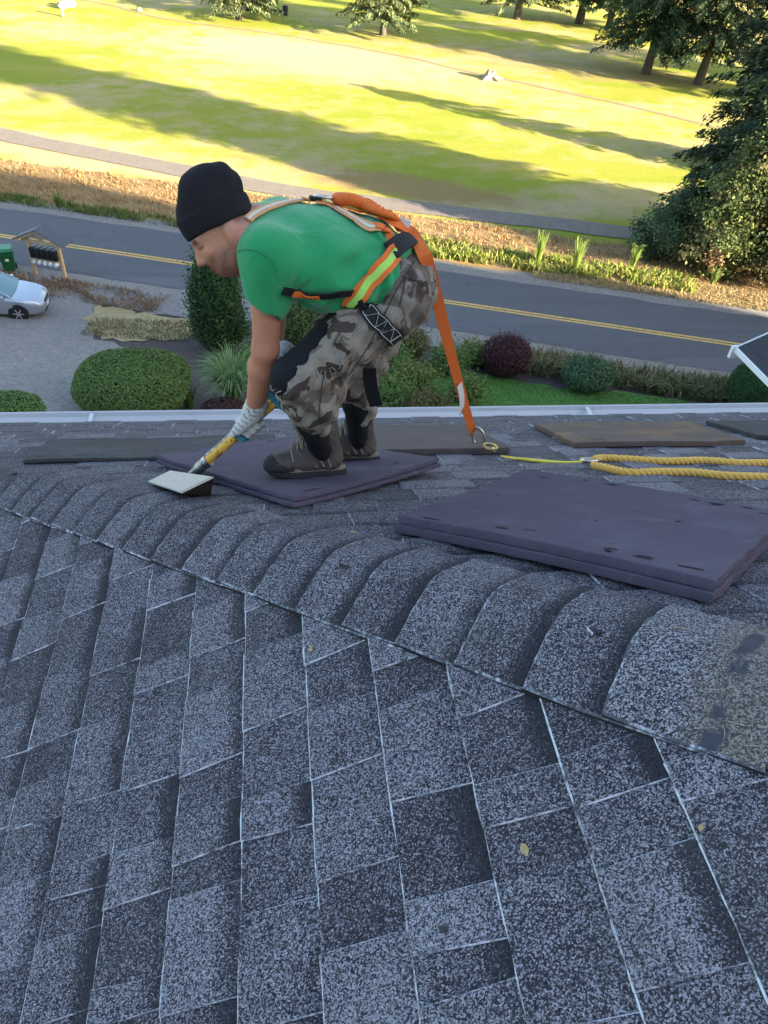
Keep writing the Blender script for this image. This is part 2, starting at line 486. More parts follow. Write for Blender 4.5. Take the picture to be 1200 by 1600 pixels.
def onB(px, py, off=0.0):
    n = np.array([0, RS, 1]); r = ray(px, py); return CAM + r * ((CB + off * RL) / (n @ r))

def m_shingle():
    m = NT('shingle_granules'); p = m.pos()
    oi = m.n('ShaderNodeObjectInfo')
    uvn = m.n('ShaderNodeTexCoord'); sx = m.n('ShaderNodeSeparateXYZ'); m.l(uvn.outputs['UV'], sx.inputs[0])
    tint = m.n('ShaderNodeSeparateColor'); m.l(oi.outputs['Color'], tint.inputs[0])
    v = m.voro(p, 480); sp = m.n('ShaderNodeSeparateColor'); m.l(v, sp.inputs[0])
    g1 = sp.outputs[0]
    g2 = m.noise(p, 340, 3, .75)
    blot = m.noise(p, 9, 4, .6)
    # share of pale granules: per shingle tint (R), less in the shadow band printed along the top (G)
    band = m.ramp(m.math('ADD', sx.outputs[0], m.math('MULTIPLY', m.math('SUBTRACT', m.noise(p, 26, 4, .7), .5), .34)), [(.64, 0.0), (.92, 1.0)])
    share = m.math('SUBTRACT', m.math('ADD', tint.outputs[0], m.math('MULTIPLY', m.math('SUBTRACT', blot, .5), .30)),
                   m.math('MULTIPLY', band, tint.outputs[1]))
    mixg = m.math('ADD', m.math('MULTIPLY', g1, .55), m.math('MULTIPLY', g2, .62))
    fac = m.ramp(m.math('ADD', m.math('SUBTRACT', mixg, .545), m.math('MULTIPLY', m.math('SUBTRACT', share, .5), .75)), [(.0, 0.0), (.26, 1.0)])
    dark = m.mix(sp.outputs[1], (.012, .011, .015), (.044, .041, .050))
    lite = m.mix(sp.outputs[2], (.185, .178, .20), (.36, .345, .385))
    c = m.mix(fac, dark, lite)
    c = m.mix(m.math('MULTIPLY', m.ramp(m.noise(p, 3.2, 4, .6), [(.52, 0.0), (.75, 1.0)]), .22), c, (.10, .10, .085))
    # pale chalky scuffs, a few
    sc = m.ramp(m.noise(p, 8.5, 6, .78), [(.685, 0.0), (.74, 1.0)])
    c = m.mix(m.math('MULTIPLY', sc, .6), c, (.55, .57, .64))
    m.bump(m.math('ADD', g1, g2), .55, .004)
    return m.done(c, .9, .22)
def m_edge(less):
    m = NT('shingle_worn_edge'); p = m.pos()
    n1 = m.noise(p, 16, 5, .7); n2 = m.noise(p, 120, 3, .7)
    f = m.ramp(m.math('ADD', m.math('MULTIPLY', n1, .65), m.math('MULTIPLY', n2, .45)), [(.47 + less, 0.0), (.64 + less, 1.0)])
    c = m.mix(f, m.mix(n2, (.03, .03, .04), (.12, .125, .14)), (.50, .52, .58))
    return m.done(c, .9, .2)
M_SH = m_shingle(); M_ED = m_edge(-.03); M_EDB = m_edge(.06); M_EDS = m_edge(.0)
M_DECK = plain('roof_underlay', (.05, .05, .055), .9)

def piece(FR, L, u, v0, v1, sk0, sk1, raised, rng, ov=.03, expo=EXPO, ch=.0026):
    """one shingle tab: worn chamfer on the butt and both sides, skirts down to the course below"""
    H = .0118 if raised else .0086; h1 = .0045 if raised else .0022
    n = max(2, int((v1 - v0) / .035)); a_end = expo + ov
    cv = ch * .6 / (v1 - v0); vs0 = [0.0, cv] + list(np.linspace(0, 1, n + 1)[1:-1]) + [1 - cv, 1.0]
    rows = [0.0, ch, expo * .5, a_end]; V = []; UV = []
    jit = [rng.normal(0, .0009) for _ in vs0]; nc = len(vs0)
    for i, a in enumerate(rows):
        for j, t in enumerate(vs0):
            f = a / a_end
            lo = v0 + sk0 * f; hi = v1 + sk1 * f
            w = H + (h1 - H) * a / expo
            edge = (i == 0) or (j in (0, nc - 1))
            V.append((u + a + (jit[j] if i == 0 else 0), lo + (hi - lo) * t, w - (.0016 if edge else 0)))
            UV.append((a / expo, t))
    F = []; mi = []
    for i in range(len(rows) - 1):
        for j in range(nc - 1):
            F.append((i * nc + j, (i + 1) * nc + j, (i + 1) * nc + j + 1, i * nc + j + 1)[::-1])
            mi.append(1 if i == 0 else (2 if (j == 0 or j == nc - 2) else 0))
    # skirts
    rim = [(3, 0), (2, 0), (1, 0)] + [(0, j) for j in range(nc)] + [(1, nc - 1), (2, nc - 1), (3, nc - 1)]
    b = len(V)
    for (i, j) in rim:
        x = V[i * nc + j]; V.append((x[0], x[1], -.001)); UV.append((0, 0))
    for k in range(len(rim) - 1):
        i0 = rim[k][0] * nc + rim[k][1]; i1 = rim[k + 1][0] * nc + rim[k + 1][1]
        F.append((i0, i1, b + k + 1, b + k)[::-1]); mi.append(1 if rim[k][0] == 0 and rim[k + 1][0] == 0 else 2)
    return V, F, mi, UV

house = empty('house', (0, 0, 7.0))
tag(house, 'house with grey shingled hip roof and white gutter that the roofer works on', 'house')
def to_house(P): return np.asarray(P) - np.array((0, 0, 7.0))
def quad_slab(name, pts, mat, parent, th=.02):
    P = np.array([to_house(p) for p in pts]); n = np.cross(P[1] - P[0], P[2] - P[0]); n /= np.linalg.norm(n)
    if n[2] < 0: n = -n
    k = len(P); V = np.vstack([P, P - n * th]); F = [list(range(k)), list(range(k, 2 * k))[::-1]] + [[i, i + k, (i + 1) % k + k, (i + 1) % k] for i in range(k)]
    o = obj(name, V, F, mat, parent)
    bm = bmesh.new(); bm.from_mesh(o.data); bmesh.ops.recalc_face_normals(bm, faces=bm.faces[:]); bm.to_mesh(o.data); bm.free()
    return o
RIDGE_X = 3.1; RIDGE_Y = HX - RIDGE_X
pt3 = lambda x, y, z: np.array((x, y, z))
hipE = pt3(EAVE_X, EAVE_Y, zA(EAVE_X)); hipR = pt3(RIDGE_X, RIDGE_Y, zA(RIDGE_X))
ZR = hipR[2]; XE = 11.0
deckA = quad_slab('side_roof_slope', [hipE, pt3(EAVE_X, -8.0, zA(EAVE_X)), pt3(RIDGE_X, -8.0, ZR), hipR], M_DECK, house)
deckB = quad_slab('front_roof_slope', [hipE, hipR, pt3(XE, RIDGE_Y, ZR), pt3(XE, EAVE_Y, zB(EAVE_Y))], M_DECK, house)
yb = 2 * RIDGE_Y - EAVE_Y
quad_slab('back_roof_slope', [pt3(RIDGE_X, RIDGE_Y, ZR), pt3(XE, RIDGE_Y, ZR), pt3(XE, yb, zB(EAVE_Y)), pt3(RIDGE_X, yb, zB(EAVE_Y))], M_SH, house)

NSH = [0]
def in_view(P, mar=30):
    x, y, d = proj(P); return d > .05 and -mar < x < 1200 + mar and -mar < y < 1600 + mar
def lay(deck, pt, ed, FR, courses, v_range, limit, seed, min_px, expo=EXPO, wmin=.055, wmax=.195):
    rng = np.random.default_rng(seed); stuff = ([], [], [], []); n = 0
    for (k, ub) in courses:
        va, vb = v_range(ub + expo + .035); v = va - rng.uniform(0, .15); raised = bool(rng.integers(2))
        while v < vb:
            w = rng.uniform(wmin, wmax); v1 = min(v + w, vb)
            if v1 - v < .02: break
            e0 = .0 if raised else .028; sk = rng.uniform(-.012, .012, 2) if raised else (0, 0)
            V, F, mi, UV = piece(FR, None, ub, v - e0, v1 + e0, sk[0], sk[1], raised, rng, expo=expo)
            dz = 0 if raised else rng.uniform(.0002, .0012); V = [(a, b, c - dz) for a, b, c in V]
            P = np.array([to_house(pt(*q)) for q in V])
            c = P.mean(0) + np.array((0, 0, 7.0))
            corners = [pt(ub, v), pt(ub, v1), pt(ub + expo, v), pt(ub + expo, v1)]
            vis = any(in_view(q) for q in corners); sz = 0
            if vis:
                pr = [proj(q) for q in corners]; sz = min(max(p[0] for p in pr) - min(p[0] for p in pr), max(p[1] for p in pr) - min(p[1] for p in pr))
            if vis and sz >= min_px and n < limit:
                me = mesh('shingle', P - P.mean(0), F, [M_SH, ed, M_EDS], midx=mi, uv=UV)
                o = bpy.data.objects.new('shingle', me); o.location = P.mean(0); link(o, deck); n += 1
                if raised: o.color = (rng.uniform(.50, .64), rng.choice([.08, .26, .42]), 0, 1)
                else: o.color = (rng.uniform(.38, .52), rng.choice([0, .1, .3]), 0, 1)
            else:
                b = len(stuff[0]); stuff[0].extend(P.tolist()); stuff[1].extend([[b + i for i in f] for f in F]); stuff[2].extend(mi); stuff[3].extend(UV)
            v = v1; raised = False if raised else rng.random() < .88
    if stuff[0]:
        o = obj('shingle_field', np.array(stuff[0]), stuff[1], [M_SH, ed, M_EDS], deck, midx=stuff[2], uv=stuff[3]); o['kind'] = 'stuff'
        o.color = (.47, .3, 0, 1)
    NSH[0] += n; return n
def hipv(u):  # Y of the hip on slope A at u
    x = ptA(u, 0)[0]; return HX - x
nA_ = lay(deckA, ptA, M_ED, FA, [(k, U0 + EXPO * k) for k in range(-6, 17)], lambda u: (-.35, hipv(u) - .02), 200, 11, 9)
uB0 = 0.0
nB_ = lay(deckB, ptB, M_EDB, FB, [(k, -.02 + EXPO * k) for k in range(0, 27)],
          lambda u: (HX - ptB(u, 0)[1] + .03 + EXPO * .4, 4.4), 290 - nA_, 12, 7, wmin=.1, wmax=.26)

# hip caps
hd = np.array([-1.0, 1.0, -RS]); hd /= np.linalg.norm(hd)
cref = CAM + np.array([0, HX, CB - RS * HX])
nAv, nBv = FA[2], FB[2]
dA = np.cross(nAv, hd); dA *= -1 if dA[0] > 0 else 1
dB = np.cross(nBv, hd); dB *= 1 if dB[1] > 0 else -1
nM = nAv + nBv; nM /= np.linalg.norm(nM)
def hip_pt(t, c, w):
    C = cref + hd * (t - (cref - CAM) @ hd); r = .026
    return C + (dA + dB) / 2 * (math.sqrt(c * c + r * r)) + (dB - dA) / 2 * c + nM * (w + .0185)
hipcap = empty('hip_ridge', (0, 0, 0), house)
def cap_piece(t0, length, rng, W=.16, lift=.0080, dirty=False, sag=0.0, ragged=False):
    cs = [-W, -W + .004] + list(np.linspace(-W + .02, W - .02, 17)) + [W - .004, W]
    rows = [0, .004, .05, .1, length * .8, length]; V = []; UV = []; nc = len(cs)
    jit = [rng.normal(0, .0012) for _ in cs]
    for i, a in enumerate(rows):
        for j, c in enumerate(cs):
            w = lift + (-.002 - lift) * a / .15 if a < .15 else -.002
            w = max(w, .0005) if not dirty else max(w, .003)
            e = i == 0 or j in (0, nc - 1)
            V.append(to_house(hip_pt(t0 - a + (jit[j] if i == 0 else 0), c, w - .0065 * (c / W) ** 4 - (.0015 if e else 0) + .0006 * math.sin(c * 40 + t0 * 9))))
            UV.append((a / EXPO, (c + W) / (2 * W)))
    F = []; mi = []
    for i in range(len(rows) - 1):
        for j in range(nc - 1):
            F.append((i * nc + j, i * nc + j + 1, (i + 1) * nc + j + 1, (i + 1) * nc + j))
            mi.append(1 if i == 0 or j in (0, nc - 2) else 0)
    rim = [(i, 0) for i in range(len(rows) - 1, 0, -1)] + [(0, j) for j in range(nc)] + [(i, nc - 1) for i in range(1, len(rows))]
    b = len(V)
    for (i, j) in rim:
        x = np.array(V[i * nc + j]); V.append(x - nM * .009); UV.append((0, 0))
    for k in range(len(rim) - 1):
        F.append((rim[k][0] * nc + rim[k][1], b + k, b + k + 1, rim[k + 1][0] * nc + rim[k + 1][1])); mi.append(2)
    return np.array(V), F, mi, UV
def m_dirty():
    m = NT('weathered_cap_granules'); p = m.pos()
    uvn = m.n('ShaderNodeTexCoord'); sx = m.n('ShaderNodeSeparateXYZ'); m.l(uvn.outputs['UV'], sx.inputs[0])
    wob = m.math('MULTIPLY', m.math('SUBTRACT', m.noise(p, 14, 5, .7), .5), .7)
    a = m.math('ADD', sx.outputs[0], wob)
    v = m.voro(p, 440); sp = m.n('ShaderNodeSeparateColor'); m.l(v, sp.inputs[0]); g = m.math('ADD', m.math('MULTIPLY', sp.outputs[0], .5), m.math('MULTIPLY', m.noise(p, 300, 3, .75), .6))
    base = m.ramp(g, [(.46, (.024, .022, .028)), (.80, (.34, .33, .36))])
    brown = m.ramp(g, [(.42, (.065, .054, .046)), (.82, (.25, .225, .19))])
    c = m.mix(m.math('MULTIPLY', m.ramp(a, [(.70, 0.0), (1.05, 1.0)]), .8), base, brown)
    tar = m.ramp(m.math('ABSOLUTE', m.math('SUBTRACT', m.math('ADD', sx.outputs[0], m.math('MULTIPLY', wob, .35)), 1.12)), [(.07, 1.0), (.11, 0.0)])
    tar = m.math('MULTIPLY', tar, m.ramp(m.noise(m.pos((1, 1, 1)), 11, 3), [(.46, 0.0), (.52, 1.0)]))
    c = m.mix(tar, c, m.mix(m.noise(p, 40, 3), (.025, .026, .034), (.075, .08, .10)))
    m.bump(g, .5, .004); return m.done(c, .9, .2)
M_DIRTY = m_dirty()
M_DARKEDGE = plain('asphalt_edge', (.016, .016, .018), .9)
rng = np.random.default_rng(5); TC0 = .428; STEP = .1395
for i in range(0, 17):
    t0 = TC0 + STEP * i
    V, F, mi, UV = cap_piece(t0, .30 if i else .235, rng, W=.16 + rng.normal(0, .002), dirty=(i == 0))
    me = mesh('cap_shingle', V - V.mean(0), F, [M_DIRTY if i == 0 else M_SH, M_EDB, M_DARKEDGE], midx=mi, uv=UV, smooth=True)
    me.set_sharp_from_angle(angle=rad(30))
    o = bpy.data.objects.new('cap_shingle', me); o.location = V.mean(0); link(o, hipcap); o.color = (rng.uniform(.42, .56), rng.uniform(.25, .4), 0, 1)
    if i == 0: o['label'] = 'uncovered top cap shingle with brown dust and tar strips'
# bare hip above the last cap: dusty strip where caps were pulled off
m = NT('dusty_bare_hip'); p = m.pos()
c = m.ramp(m.math('ADD', m.math('MULTIPLY', m.noise(p, 200, 3, .7), .5), m.math('MULTIPLY', m.noise(p, 12, 5, .7), .5)), [(.36, (.05, .035, .028)), (.52, (.16, .11, .085)), (.66, (.27, .21, .17))])
m.bump(m.noise(p, 150, 3), .5, .004); M_BARE = m.done(c, .95, .1)
V = []; F = []; tt = np.linspace(TC0 - .2, TC0 - 2.2, 20); cs = np.linspace(-.15, .15, 13)
for t in tt:
    for c_ in cs: V.append(to_house(hip_pt(t, c_, -.009)))
for i in range(19):
    for j in range(12): F.append((i * 13 + j, i * 13 + j + 1, i * 13 + 14 + j, i * 13 + 13 + j))
obj('bare_hip_strip', V, F, M_BARE, hipcap, smooth=True)

# gutter along the far eave
m = NT('gutter_white'); p = m.pos()
d = m.ramp(m.noise(m.pos((1.2, 8, 8)), 2.2, 5, .7), [(.55, 0.0), (.8, 1.0)])
M_GUT = m.done(m.mix(m.math('MULTIPLY', d, .55), (.56, .56, .58), (.30, .27, .23)), .5, .35)
gz = zB(EAVE_Y) - .012
prof = [(-.012, .0), (-.012, -.088), (.055, -.092), (.085, -.088), (.098, -.055), (.118, -.03), (.122, -.004), (.128, .002), (.128, -.006), (.126, -.034), (.104, -.06), (.092, -.096), (.05, -.1), (-.016, -.096), (-.016, .0)]
gut = empty('gutter', (0, 0, 0), house)
for (x0, x1) in ((EAVE_X - .1, -1.07), (-1.068, 2.0), (2.002, 6.0), (6.002, XE)):
    V = []; F = []; k = len(prof)
    for x in (x0, x1):
        for (dy, dz) in prof: V.append(to_house((x, EAVE_Y + .012 + dy, gz + dz)))
    for i in range(k): F.append((i, (i + 1) % k, (i + 1) % k + k, i + k))
    F += [list(range(k)), list(range(k, 2 * k))[::-1]]
    mb = MB(); mb.add(V, F); mb.build('gutter_run', M_GUT, gut)
for x in (-1.07, .12, 1.95, 3.3):
    mb = MB(); mb.box(to_house((x, EAVE_Y + .066, gz - .008)), (.022, .124, .006)); mb.build('hanger_strap', M_GUT, gut)
# side eave trim, fascia and walls below (out of sight from the roof)
M_WALL = plain('siding', (.45, .45, .43), .7)
mb = MB(); mb.box(to_house(((EAVE_X + XE) / 2, EAVE_Y - .03, gz - .11)), (XE - EAVE_X, .03, .18)); mb.build('fascia_board', M_GUT, house)
mb = MB(); mb.box(to_house((EAVE_X - .03, (EAVE_Y - 8) / 2, zA(EAVE_X) - .10)), (.03, EAVE_Y + 8, .18)); mb.build('fascia_board', M_GUT, house)
hw = zB(EAVE_Y) - .25 - 5.5
mb = MB(); mb.box(((EAVE_X + XE) / 2 + .2, (EAVE_Y - .5 - 8) / 2, hw / 2 - 1.5), (XE - EAVE_X - 1.0, EAVE_Y + 7.4, hw)); mb.build('wall', M_WALL, house)
M_GLASS = plain('window_glass', (.03, .035, .04), .08, .6)
for x in (0.5, 3.5, 6.5):
    mb = MB(); mb.box((x, EAVE_Y - .53, 2.9), (1.3, .06, 1.2)); w = mb.build('window', M_GUT, house)
    mb = MB(); mb.box((x, EAVE_Y - .495, 2.9), (1.16, .02, 1.06)); mb.build('pane', M_GLASS, w)

# ================================================================== plants
def m_leaf(name, trans=.3, rough=.65):
    m = NT(name); a = m.n('ShaderNodeAttribute'); a.attribute_name = 'tint'
    m.done(a.outputs['Color'], rough, .25)
    t = m.n('ShaderNodeBsdfTranslucent'); m.l(a.outputs['Color'], t.inputs['Color'])
    x = m.n('ShaderNodeMixShader'); x.inputs[0].default_value = trans
    m.l(m.b.outputs[0], x.inputs[1]); m.l(t.outputs[0], x.inputs[2]); m.l(x.outputs[0], m.out.inputs['Surface'])
    return m.mat
M_LEAF = m_leaf('leaf'); M_NEEDLE = m_leaf('conifer_needles', .15); M_BLADE = m_leaf('grass_blade', .35, .8)
def m_bark():
    m = NT('bark'); p = m.pos((3, 3, .8), 'Object')
    c = m.mix(m.noise(p, 6, 5, .7), (.05, .043, .036), (.12, .105, .09)); m.bump(m.noise(p, 9, 4, .7), .8, .04); return m.done(c, .95, .1)
M_BARK = m_bark(); M_CORE = plain('dark_inner_core', (.022, .026, .014), .95, var=.3, scale=6)  # opaque dark core inside the shrubs, so foliage is not see-through
def rdir(n, rng):
    d = rng.normal(size=(n, 3)); return d / np.linalg.norm(d, axis=1)[:, None]
def cards(P, N, size, rng, cols, asp=.6, droop=None, jitter=.35):
    """one small leaf-shaped quad for each point; N is the side it turns to"""
    n = len(P); N = N + rng.normal(0, jitter, (n, 3)); N /= np.linalg.norm(N, axis=1)[:, None]
    T = rdir(n, rng) if droop is None else droop + rng.normal(0, .25, (n, 3))
    T = T - N * (T * N).sum(1)[:, None]; T /= np.linalg.norm(T, axis=1)[:, None] + 1e-9; B = np.cross(N, T)
    s = (size * rng.uniform(.6, 1.35, n))[:, None]
    V = np.stack([P - T * s * .5, P + B * s * asp * .5 + N * s * .08, P + T * s * .5, P - B * s * asp * .5 + N * s * .08], 1).reshape(-1, 3)
    F = np.arange(4 * n).reshape(n, 4)
    c = np.repeat(cols, 4, axis=0); return V, F, c
def pick(n, rng, pal, bright=(.75, 1.25)):
    pal = np.array(pal); w = rng.integers(0, len(pal), n); t = rng.random((n, 1))
    c = pal[w] * (1 - t * .5) + pal[(w + 1) % len(pal)] * t * .5
    return c * rng.uniform(bright[0], bright[1], (n, 1))
def plant(name, label, cat, base, group=None):
    o = empty(name, base); tag(o, label, cat, group); return o
def shrub(name, label, base, shape, n, size, pal, seed, group=None, asp=.6, core=.86, jitter=.5, inward=.12, cat='shrub', stray=.0):
    """clipped or rounded shrub: shape(u) maps unit directions (upper part) to the surface"""
    rng = np.random.default_rng(seed); r = plant(name, label, cat, base, group)
    d = rdir(n, rng); d[:, 2] = np.where(d[:, 2] < -.25, -d[:, 2], d[:, 2])
    S = shape(d); k = 1 - inward * rng.random(n) ** 1.5 + stray * rng.random(n) ** 6
    nn = d * np.array((1, 1, 1.2)); V, F, c = cards(S * k[:, None] + rng.normal(0, size * .2, (n, 3)), nn, size, rng, pick(n, rng, pal), asp, jitter=jitter)
    obj('foliage', V, F, M_LEAF, r, col=c)
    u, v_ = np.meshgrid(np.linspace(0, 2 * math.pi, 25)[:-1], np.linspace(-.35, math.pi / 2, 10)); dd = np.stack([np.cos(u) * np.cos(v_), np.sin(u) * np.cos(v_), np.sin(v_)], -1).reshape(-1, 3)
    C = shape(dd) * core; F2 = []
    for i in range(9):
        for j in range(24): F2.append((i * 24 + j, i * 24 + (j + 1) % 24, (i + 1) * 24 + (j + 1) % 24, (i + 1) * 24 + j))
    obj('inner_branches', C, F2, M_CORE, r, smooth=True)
    return r
def superell(rx, ry, h, e=.55, zb=0.0, taper=0.0, cz=.45):
    def f(d):
        a = np.abs(d) ** (1 / 1.0); s = np.sign(d)
        p = 2 / e; k = (np.abs(d[:, 0]) ** p + np.abs(d[:, 1]) ** p * 0 + np.abs(d[:, 1]) ** p + np.abs(d[:, 2]) ** p) ** (1 / p)
        q = d / k[:, None]; z = (q[:, 2] * (1 - cz) + cz) * h
        w = 1 - taper * np.clip(1 - z / (h * .6), 0, 1)
        return np.stack([q[:, 0] * rx * w, q[:, 1] * ry * w, z + zb], -1)
    return f
G1 = [(.035, .075, .018), (.05, .10, .022), (.065, .125, .03)]; G2 = [(.018, .045, .014), (.028, .065, .018), (.04, .085, .022)]
def gb(px, py): P = ground(px, py); return P
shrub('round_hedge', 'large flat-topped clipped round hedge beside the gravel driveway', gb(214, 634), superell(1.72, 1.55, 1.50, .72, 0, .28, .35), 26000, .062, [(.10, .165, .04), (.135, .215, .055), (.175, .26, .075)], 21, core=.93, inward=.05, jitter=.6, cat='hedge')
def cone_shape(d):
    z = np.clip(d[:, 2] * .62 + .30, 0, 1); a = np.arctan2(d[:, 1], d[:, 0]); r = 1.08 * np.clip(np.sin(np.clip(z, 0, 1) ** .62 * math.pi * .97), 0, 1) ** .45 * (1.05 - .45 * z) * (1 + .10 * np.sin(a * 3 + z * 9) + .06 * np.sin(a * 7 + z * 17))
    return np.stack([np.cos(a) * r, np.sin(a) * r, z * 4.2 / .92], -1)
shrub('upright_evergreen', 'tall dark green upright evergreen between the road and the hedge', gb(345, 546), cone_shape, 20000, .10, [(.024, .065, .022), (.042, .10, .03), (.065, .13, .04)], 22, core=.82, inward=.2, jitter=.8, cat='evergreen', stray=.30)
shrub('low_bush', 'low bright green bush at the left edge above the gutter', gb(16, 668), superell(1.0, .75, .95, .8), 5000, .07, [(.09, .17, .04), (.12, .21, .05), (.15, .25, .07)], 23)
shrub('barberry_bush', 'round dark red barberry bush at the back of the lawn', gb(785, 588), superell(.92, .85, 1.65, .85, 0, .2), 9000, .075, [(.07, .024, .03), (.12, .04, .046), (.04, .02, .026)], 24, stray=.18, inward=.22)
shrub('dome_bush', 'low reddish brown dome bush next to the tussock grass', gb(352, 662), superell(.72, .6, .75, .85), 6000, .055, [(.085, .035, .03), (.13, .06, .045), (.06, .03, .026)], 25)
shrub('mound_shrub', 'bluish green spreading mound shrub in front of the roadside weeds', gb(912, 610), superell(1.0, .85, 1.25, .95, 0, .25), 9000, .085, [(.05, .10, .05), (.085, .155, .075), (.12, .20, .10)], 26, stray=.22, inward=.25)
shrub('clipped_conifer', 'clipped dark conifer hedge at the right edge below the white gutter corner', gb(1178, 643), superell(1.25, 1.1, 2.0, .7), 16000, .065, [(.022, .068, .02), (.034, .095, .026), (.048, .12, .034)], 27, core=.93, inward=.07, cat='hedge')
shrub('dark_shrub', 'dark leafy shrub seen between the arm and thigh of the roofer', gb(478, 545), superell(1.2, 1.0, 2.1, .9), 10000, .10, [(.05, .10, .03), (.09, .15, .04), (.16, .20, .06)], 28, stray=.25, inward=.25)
beds = [(640, 610, .9, 1.0), (700, 585, .8, 1.2), (665, 655, .8, .9), (725, 628, .6, .9), (600, 640, .9, 1.1), (640, 560, .7, 1.3), (740, 570, .55, .8), (610, 580, .8, 1.2), (430, 640, .7, .8), (520, 640, .8, .8), (395, 575, .6, .9)]
bl = ['loose green shrub in the bed left of the lanyard, second from the lawn edge', 'leafy shrub nearest the barberry bush, behind the lanyard', 'low shrub just above the gutter, left of the hook', 'small leafy shrub right behind the white lanyard tag',
      'pale green shrub beside the far trouser leg', 'taller reddish leafed shrub behind the back of the roofer', 'small bright shrub touching the barberry bush', 'yellowish shrub behind the seat of the trousers', 'low green shrub behind the gloved hand', 'low shrub between the two legs', 'green shrub right behind the elbow']
bp_ = [[(.09, .16, .04), (.15, .22, .06), (.22, .22, .07)], [(.07, .15, .04), (.12, .21, .05), (.20, .25, .08)], [(.10, .13, .04), (.16, .17, .06), (.20, .12, .06)]]
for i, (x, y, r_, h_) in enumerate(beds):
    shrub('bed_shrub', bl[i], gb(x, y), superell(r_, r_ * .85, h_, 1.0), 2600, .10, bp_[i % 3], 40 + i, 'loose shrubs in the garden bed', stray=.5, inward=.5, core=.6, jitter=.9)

# ---- grasses
def blades(pts, h, w, rng, pal, lean=.35, bright=(.7, 1.3), wind=(0, 0)):
    n = len(pts); a = rng.uniform(0, 2 * math.pi, n); hh = h * rng.uniform(.5, 1.25, n); ln = rng.normal(0, lean, (n, 2)) + np.array(wind)
    T = np.stack([np.cos(a), np.sin(a), np.zeros(n)], -1) * (w * rng.uniform(.6, 1.3, n))[:, None] / 2
    mid = pts + np.stack([ln[:, 0] * hh * .35, ln[:, 1] * hh * .35, hh * .6], -1); tip = pts + np.stack([ln[:, 0] * hh, ln[:, 1] * hh, hh * (1 - .25 * np.clip(np.abs(ln).sum(1), 0, 1))], -1)
    V = np.stack([pts - T, pts + T, mid + T * .7, tip, mid - T * .7], 1).reshape(-1, 3); I = np.arange(n)[:, None] * 5
    c = np.repeat(pick(n, rng, pal, bright), 5, axis=0); c = c.reshape(n, 5, 3); c = c.reshape(-1, 3)
    return V, [[i, i + 1, i + 2, i + 3, i + 4] for i in (np.arange(n) * 5)], c, np.concatenate([I + np.array([[0, 1, 2, 4]])]), np.concatenate([I + np.array([[4, 2, 3, 3]])])
def grass(name, label, cat, pts, h, w, seed, pal, lean=.35, wind=(0, 0), kind='stuff'):
    rng = np.random.default_rng(seed); V, F, c, q, t = blades(np.asarray(pts, float), h, w, rng, pal, lean, wind=wind)
    n = len(pts); I = np.arange(n)[:, None] * 5
    Fq = np.concatenate([I + np.array([[0, 1, 2, 4]])]); me = mesh(name, V, [list(map(int, f)) for f in Fq] + [[int(i) + 4, int(i) + 2, int(i) + 3] for i in np.arange(n) * 5], M_BLADE, col=c)
    o = link(bpy.data.objects.new(name, me)); tag(o, label, cat, None, kind); return o
def scatter_pq(n, p0, p1, q0, q1, rng, thin=None):
    p = rng.uniform(p0, p1, n); q = rng.uniform(q0, q1, n)
    if thin is not None:
        k = rng.random(n) < thin(p, q); p, q = p[k], q[k]
    x = RT[0] * p + RN[0] * q; y = RT[1] * p + RN[1] * q; return np.stack([x, y, terr(x, y) + .02], -1)
rg = np.random.default_rng(77)
clump = lambda p, q: np.clip(.55 + .5 * np.sin(p * 1.7 + np.sin(q * 2.1)) * np.sin(q * 2.7 + p * .6), .05, 1)
grass('dry_verge_grass', 'tall dry brown grass along the far side of the road', 'grass', scatter_pq(24000, -34, 30, 36.4, 41.6, rg, clump), .24, .05, 1, [(.33, .19, .075), (.40, .26, .11), (.24, .135, .06), (.44, .31, .145)], .9)
grass('green_verge_weeds', 'low green weeds at the far edge of the road', 'weeds', scatter_pq(7000, -34, -9, 35.5, 36.6, rg, clump), .28, .06, 2, [(.07, .13, .03), (.11, .17, .04), (.20, .19, .07)], .4)
grass('sunlit_roadside_plants', 'yellow-green weeds catching the sun beyond the road', 'weeds', scatter_pq(5200, -5, 10, 36.3, 38.2, rg, clump), .50, .09, 3, [(.17, .24, .04), (.25, .30, .06), (.34, .28, .09)], .4)
grass('pale_verge_grass', 'pale dry grass on the sunlit bank right of the weeds', 'grass', scatter_pq(15000, 2, 26, 35.6, 37.6, rg), .20, .045, 4, [(.45, .34, .17), (.55, .44, .24), (.36, .26, .12)], .9)
grass('roadside_weeds', 'tall dry and green weeds between the lawn and the road', 'weeds', scatter_pq(8000, -.5, 11.5, 26.0, 27.7, rg, clump), .66, .07, 5, [(.08, .12, .035), (.13, .15, .05), (.26, .21, .12), (.20, .16, .10)], .5)
grass('driveway_edge_grass', 'short dry reddish grass tufts below the mail boxes', 'grass', scatter_pq(7000, -26, -13.5, 26.3, 28.2, rg, clump), .22, .04, 6, [(.25, .15, .085), (.33, .22, .13), (.19, .12, .075)], .5)
Pp = np.array(gxy([(145, 498), (300, 512), (280, 526), (160, 528)])); lo, hi = Pp.min(0), Pp.max(0)
xy_ = rg.uniform(lo, hi, (1500, 2)); grass('parched_grass_tufts', 'sparse dry tufts on the parched patch by the driveway', 'grass', np.c_[xy_, terr(xy_[:, 0], xy_[:, 1]) + .05], .10, .05, 7, [(.26, .20, .10), (.16, .16, .06), (.34, .27, .15)], .6)
